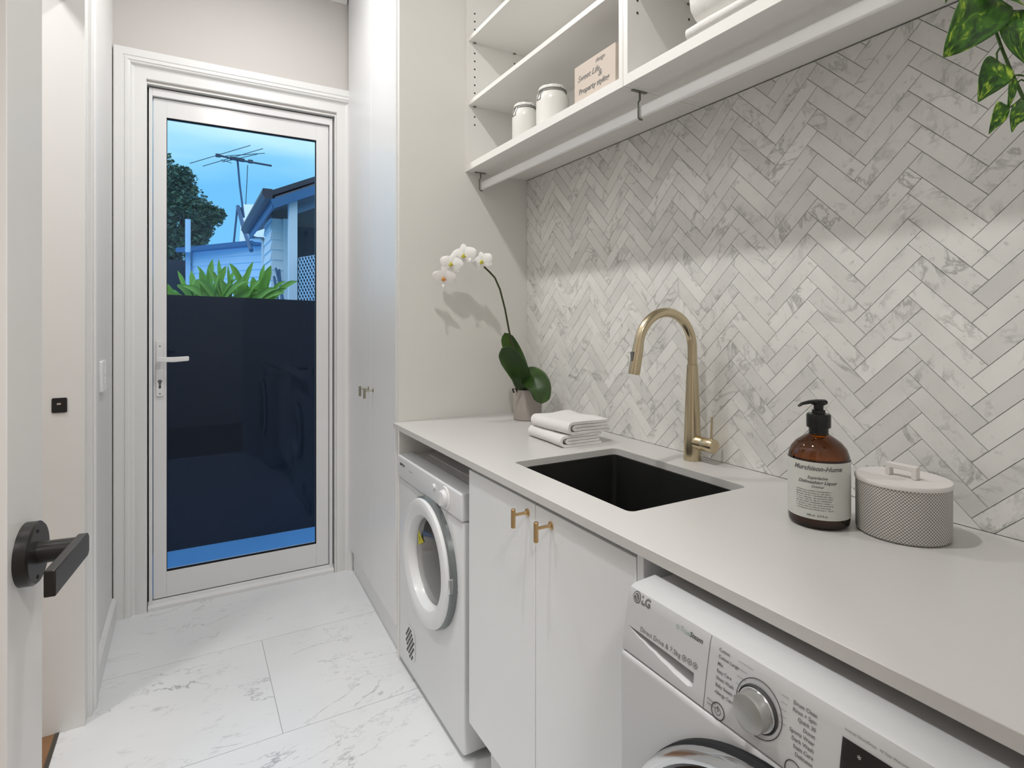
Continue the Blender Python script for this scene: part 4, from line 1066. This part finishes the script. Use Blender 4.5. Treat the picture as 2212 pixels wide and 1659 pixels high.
# strap-leaved plants behind the fence
def strap(u0, w, n_, seed, label, z0=1.22, ln=.42, lean0=0.0):
    rr = random.Random(seed); base = at(u0, 700, w); base.z = -.15
    t = thing('strap_leaf_plant', base, label, 'plant', group='leafy plants behind the fence')
    b = NB(); hub = base+Vector((0,0,z0+.15))
    for k in range(n_):
        a = ((k+.5)/n_-.5)*1.75+lean0+rr.uniform(-.10,.10); l_ = ln*rr.uniform(.8,1.2)
        d = (RT*math.sin(a)+Vector((0,0,math.cos(a)))+FW*rr.uniform(-.15,.15)).normalized()
        droop = Vector((0,0,-1))*.10*abs(math.sin(a))+RT*.06*math.sin(a)
        p0 = hub+RT*.02*a; w_ = rr.uniform(.020,.034)
        leaf_mesh(b, [p0, p0+d*l_*.4, p0+d*l_*.78+droop*.3, p0+d*l_+droop], w_, -FW+RT*rr.uniform(-.7,.7)+Vector((0,0,.35)), lambda t: (.30+.70*math.sin(PI*min(1,.04+t*.90)))*(1 if t < .75 else max(.04,((1-t)/.25)**.7)), .35, 12, rr.random())
    obj('foliage', b, 'strap_leaf', t, recalc=False)
    b = NB(); tube(b, [base+Vector((0,0,.001)), base+Vector((.01,0,.7)), hub+Vector((0,0,.01))], [.03,.022,.012], 8); obj('stem', b, 'plant_stem', t)
strap(392, 4.45, 12, 41, 'leafy green plant behind the fence at the left edge of the pane', 1.18, .40, -.35)
strap(449, 4.45, 11, 42, 'tall leafy green plant behind the fence before the cottage wall', 1.30, .44, .0)
strap(505, 4.45, 12, 43, 'tall leafy green plant behind the fence near the middle of the pane', 1.28, .44, .15)
strap(556, 4.62, 13, 44, 'bushy green plant behind the fence beside the white downpipe', 1.32, .42, -.1)
strap(425, 5.6, 9, 45, 'leafy green plant further back behind the fence on the left', 1.28, .46, -.3)
strap(483, 5.6, 9, 46, 'leafy green plant further back behind the fence on the right', 1.36, .46, .2)

# near house on the right: gable end facing us
hx, hyy, ez = .735, 6.20, 2.56
HS = thing('weatherboard_house', (2.4,8.0,-.15), 'pale weatherboard house with dark roof and porch post at the right of the pane', 'house')
pitch = .46
apex = 5.2
def slab(b, A, B_, C_, D_, th):
    up = (Vector(B_)-Vector(A)).cross(Vector(D_)-Vector(A)).normalized()*th
    if up.z < 0: up = -up
    q1 = [b.verts.new(Vector(p)) for p in (A,B_,C_,D_)]; q2 = [b.verts.new(Vector(p)+up) for p in (A,B_,C_,D_)]
    b.faces.new(q1[::-1]); b.faces.new(q2)
    for i in range(4): b.faces.new((q1[i],q1[(i+1)%4],q2[(i+1)%4],q2[i]))
b = NB(); slab(b, (hx,hyy,ez), (hx,8.8,ez), (apex,8.8,ez+pitch*(apex-hx)), (apex,hyy,ez+pitch*(apex-hx)), .05)
prism(b, [(0,0),(0,.10),(-.09,.10),(-.10,.05),(-.07,0)], lambda a,c: (hx+a,hyy-.02,ez-.04+c), lambda a,c: (hx+a,8.8,ez-.04+c))
obj('roof', b, 'roof_dark', HS, smooth=False)
b = NB(); slab(b, (hx+.02,hyy-.03,ez-.13), (hx+.02,hyy-.005,ez-.13), (apex,hyy-.005,ez-.13+pitch*(apex-hx)), (apex,hyy-.03,ez-.13+pitch*(apex-hx)), .09)
box(b, (hx+.0,hyy,ez-.12), (hx+.022,8.8,ez-.03)); obj('fascia_board', b, 'fascia_blue', HS, smooth=False)
b = NB(); slab(b, (hx+.03,hyy,ez-.03), (hx+.03,8.8,ez-.03), (apex,8.8,ez-.03+pitch*(apex-hx)), (apex,hyy,ez-.03+pitch*(apex-hx)), .02); obj('eave_lining', b, 'eave_brown', HS, smooth=False)
# walls of overlapping boards
def boards(b, p0, p1, z0, z1, h, out, top=None):
    p0 = Vector(p0); p1 = Vector(p1); o_ = Vector(out); z = z0
    while z < z1:
        zt = min(z+h, z1)
        A = [b.verts.new(p+o_*k+Vector((0,0,zz))) for p, k, zz in ((p0,.022,z),(p1,.022,z),(p1,.004,zt),(p0,.004,zt),(p0,0,z),(p1,0,z),(p1,0,zt),(p0,0,zt))]
        for f in ((0,1,2,3),(7,6,5,4),(0,4,5,1),(2,6,7,3),(1,5,6,2),(3,7,4,0)): b.faces.new([A[i] for i in f])
        z += h
b = NB(); wlx, wly = .852, 7.2
boards(b, (wlx,wly,0), (wlx,7.9,0), -.15, 2.50, .12, (-1,0,0)); boards(b, (wlx,wly,0), (.97,wly,0), -.15, 2.5, .12, (0,-1,0)); boards(b, (wlx,7.9,0), (5.2,7.9,0), -.15, 2.5, .12, (0,1,0))
obj('wall_boards', b, 'board_white', HS, smooth=False)
b = NB(); box(b, (.97,wly-.03,-.15), (1.06,wly+.05,2.5)); obj('corner_board', b, 'board_white', HS, smooth=False)
b = NB(); prism(b, [(1.06,-.15),(5.2,-.15),(5.2,4.4),(1.06,2.55)], lambda a,c: (a,7.25,c), lambda a,c: (a,7.35,c)); box(b, (wlx+.02,7.25,2.5), (1.06,7.35,2.62)); obj('porch_wall', b, 'eave_brown', HS, smooth=False)
b = NB(); box(b, (1.10,7.19,-.15), (1.42,7.245,2.42)); obj('dark_opening', b, 'opening_dark', HS, smooth=False)
def post(u, w, half, zt, name, m):
    c = at(u, 700, w); b = NB(); box(b, (c.x-half,c.y-half,-.15), (c.x+half,c.y+half,zt)); return obj(name, b, m, HS, bevel=.003)
pq = at(633,700,5.95)
post(632, 5.95, .042, ez-.05+pitch*(pq.x-hx), 'porch_post', 'board_white')
# downpipe and gutter elbow at the far-left corner
b = NB()
tube(b, [at(541,500,8.05),at(543,513,8.0),at(552,517,7.9),at(567,518,7.7),at(571,524,7.65),at(571,560,7.65),at(571,720,7.65)], .036, 14); obj('downpipe', b, 'board_white', HS)
# lattice screen
b = NB(); l0 = at(645,700,5.95); l1 = at(720,700,5.45)
dl_ = (l1-l0); dl_.z = 0; Ln = dl_.length; dn = dl_.normalized(); zb0, zb1 = .6, 1.95; s_ = .065
for sg in (1,-1):
    x = -1.4
    while x < Ln+1.4:
        a0_, a1_ = x, x+sg*(zb1-zb0)
        P = [(a0_, zb0), (a1_, zb1)]
        # clip in a
        (ax, az), (bx2, bz) = P
        if ax > bx2: ax, az, bx2, bz = bx2, bz, ax, az
        if bx2 > 0 and ax < Ln:
            if ax < 0: az += (bz-az)*(0-ax)/(bx2-ax); ax = 0
            if bx2 > Ln: bz = az+(bz-az)*(Ln-ax)/(bx2-ax); bx2 = Ln
            tube(b, [l0*1+dn*ax+Vector((0,0,az-l0.z)), l0+dn*bx2+Vector((0,0,bz-l0.z))], .006, 4)
        x += s_
obj('lattice_screen', b, 'board_blue', HS, smooth=False)
# bundle of poles leaning on wall
LP = thing('leaning_poles', at(606,640,6.4)*1, 'dark poles leaning against the weatherboard wall beside the porch post', 'poles')
b = NB()
for (ua,va,ub,vb) in ((596,580,612,650),(603,583,609,650),(592,598,600,650)):
    tube(b, [at(ua,va,6.6), at(ub,vb,6.25)], .014, 8)
obj('pole_bundle', b, 'mast_blue', LP)

# neighbouring pale house across
HB = thing('blue_cottage', at(470,690,13.5), 'low pale blue weatherboard cottage with dark roof edge behind the plants', 'house')
pA = at(383,600,13.5); pB = at(566,600,12.2); 
def gz(u,v,w): return at(u,v,w).z
b = NB(); ab = (Vector((pB.x,pB.y,0))-Vector((pA.x,pA.y,0))); nA = Vector((ab.y,-ab.x,0)).normalized()
zt1 = gz(400,546,13.3)
p1_ = at(404,600,13.35); boards(b, (p1_.x,p1_.y,0), (pB.x,pB.y,0), -.15, zt1+.05, .16, nA); obj('wall_boards', b, 'board_blue', HB, smooth=False)
b = NB()
ra0 = at(380,545,13.0); ra1 = at(566,527,12.0)
bk = -nA*3.5
slab(b, ra0, ra1, ra1+bk+Vector((0,0,.25)), ra0+bk+Vector((0,0,.25)), .10); obj('roof', b, 'fascia_blue', HB, smooth=False)
b = NB(); c0 = at(406,560,13.2); box(b, (c0.x-.05,c0.y-.05,-.15), (c0.x+.05,c0.y+.05,zt1)); obj('corner_board', b, 'board_blue', HB, smooth=False)
b = NB(); c0 = at(385,580,13.9); box(b, (c0.x-.5,c0.y+.02,-.15), (c0.x+.28,c0.y+.1,zt1-.1)); obj('carport_shade', b, 'opening_dark', HB, smooth=False)
b = NB(); tube(b, [at(406,545,12.6), at(406,474,12.6)], .055, 14); obj('vent_pipe', b, 'board_blue', HB)
# white metal roofed house further back
HW = thing('metal_roof_house', at(550,690,17), 'distant house with white metal roof behind the aerial frame', 'house')
b = NB(); r0, r1 = at(520,540,17), at(600,535,16); slab(b, r0, r1, at(605,447,19), at(526,445,20), .08); obj('roof', b, 'roof_metal', HW, smooth=False)
b = NB(); q0, q1 = at(524,560,17.3), at(600,560,16.4); box(b, (min(q0.x,q1.x),q0.y,-.15), (max(q0.x,q1.x),q0.y+1.5,gz(560,542,17)-.15)); obj('wall_boards', b, 'board_white', HW, smooth=False)

# television aerial
AE = thing('television_aerial', at(548,540,11.5), 'tall roof television aerial with long rods against the dusk sky', 'aerial')
W_ = 13.0
b = NB(); tube(b, [at(527,470,W_), at(518,400,W_), at(513,345,W_)], .022, 8); obj('mast', b, 'mast_blue', AE)
b = NB(); tube(b, [at(513,446,W_), at(505,524,W_), at(504,532,W_)], .022, 8); tube(b, [at(514,446,W_), at(528,500,12.5), at(543,541,11.95)], .045, 8); tube(b, [at(520,448,W_), at(527,500,W_)], .02, 8); obj('support_frame', b, 'mast_blue', AE)
b = NB(); tube(b, [at(535,357,W_), at(533,400,W_), at(531,442,W_)], .009, 6); obj('cable', b, 'aerial_metal', AE)
b = NB(); tube(b, [at(470,335,W_), at(513,345,W_-.1), at(586,358,W_-.3)], .022, 8); obj('boom', b, 'aerial_metal', AE)
for (ua,va,ub,vb) in ((410,353,541,314),(438,359,568,321),(487,337,572,331),(480,350,556,333),(478,345,500,352)):
    b = NB(); tube(b, [at(ua,va,W_-.2), at(ub,vb,W_+.2)], .008, 6); obj('rod', b, 'aerial_metal', AE)
b = NB()
for (u_,v_) in ((471,336),(502,342),(513,344),(523,346),(541,349)):
    c = at(u_,v_,W_-.1); box(b, tuple(c-Vector((.05,.05,.03))), tuple(c+Vector((.05,.05,.03))))
obj('clamps', b, 'aerial_metal', AE, smooth=False)

# tree
tb = at(352,690,15.0); tb.z = -.15
TR = thing('garden_tree', tb, 'large dark green tree at the left of the pane beyond the cottage', 'tree')
b = NB(); tube(b, [tb, tb+Vector((.1,0,1.5)), tb+Vector((.05,.2,3.2)), tb+Vector((.3,.1,4.4))], [.28,.22,.16,.07], 12)
tube(b, [tb+Vector((.05,.2,2.6)), at(400,470,15), at(430,440,15)], [.12,.08,.03], 8); tube(b, [tb+Vector((.05,.2,2.4)), at(395,530,15), at(440,490,14.9)], [.10,.07,.03], 8)
obj('trunk', b, 'bark', TR)
b = NB(); rr = random.Random(5)
blobs = [(345,420,62,1.0),(385,395,36,.8),(405,440,44,.9),(370,470,60,1),(430,465,38,.8),(455,470,26,.6),(415,510,34,.8),(375,530,55,1),(395,380,24,.7),(468,462,18,.5),(438,498,22,.5),(340,360,40,1),(385,415,40,.8),(425,515,22,.6),(352,575,40,.9)]
for (u_,v_,rp,dp) in blobs:
    r_ = rp/FPX*15
    c0 = at(u_,v_,15)
    for k in range(int(rp*15)):
        d = Vector((rr.gauss(0,1),rr.gauss(0,1),rr.gauss(0,1))).normalized()
        rad = r_*(rr.random()**.35)*(1+.25*noise.noise(d*3+c0))
        p = c0+Vector((d.x*rad,d.y*rad*dp,d.z*rad*.9))
        s_ = rr.uniform(.045,.085); t1 = Vector((rr.uniform(-1,1),rr.uniform(-1,1),rr.uniform(-.6,.6))).normalized(); t2 = t1.cross(Vector((rr.uniform(-1,1),rr.uniform(-1,1),rr.uniform(-1,1)))).normalized()
        b.faces.new([b.verts.new(q_) for q_ in (p-t1*s_, p-t2*s_*.5, p+t1*s_, p+t2*s_*.5)])
obj('foliage', b, 'tree_leaf', TR, smooth=False, recalc=False)
sb = at(560,640,8.6); sb.z = -.15
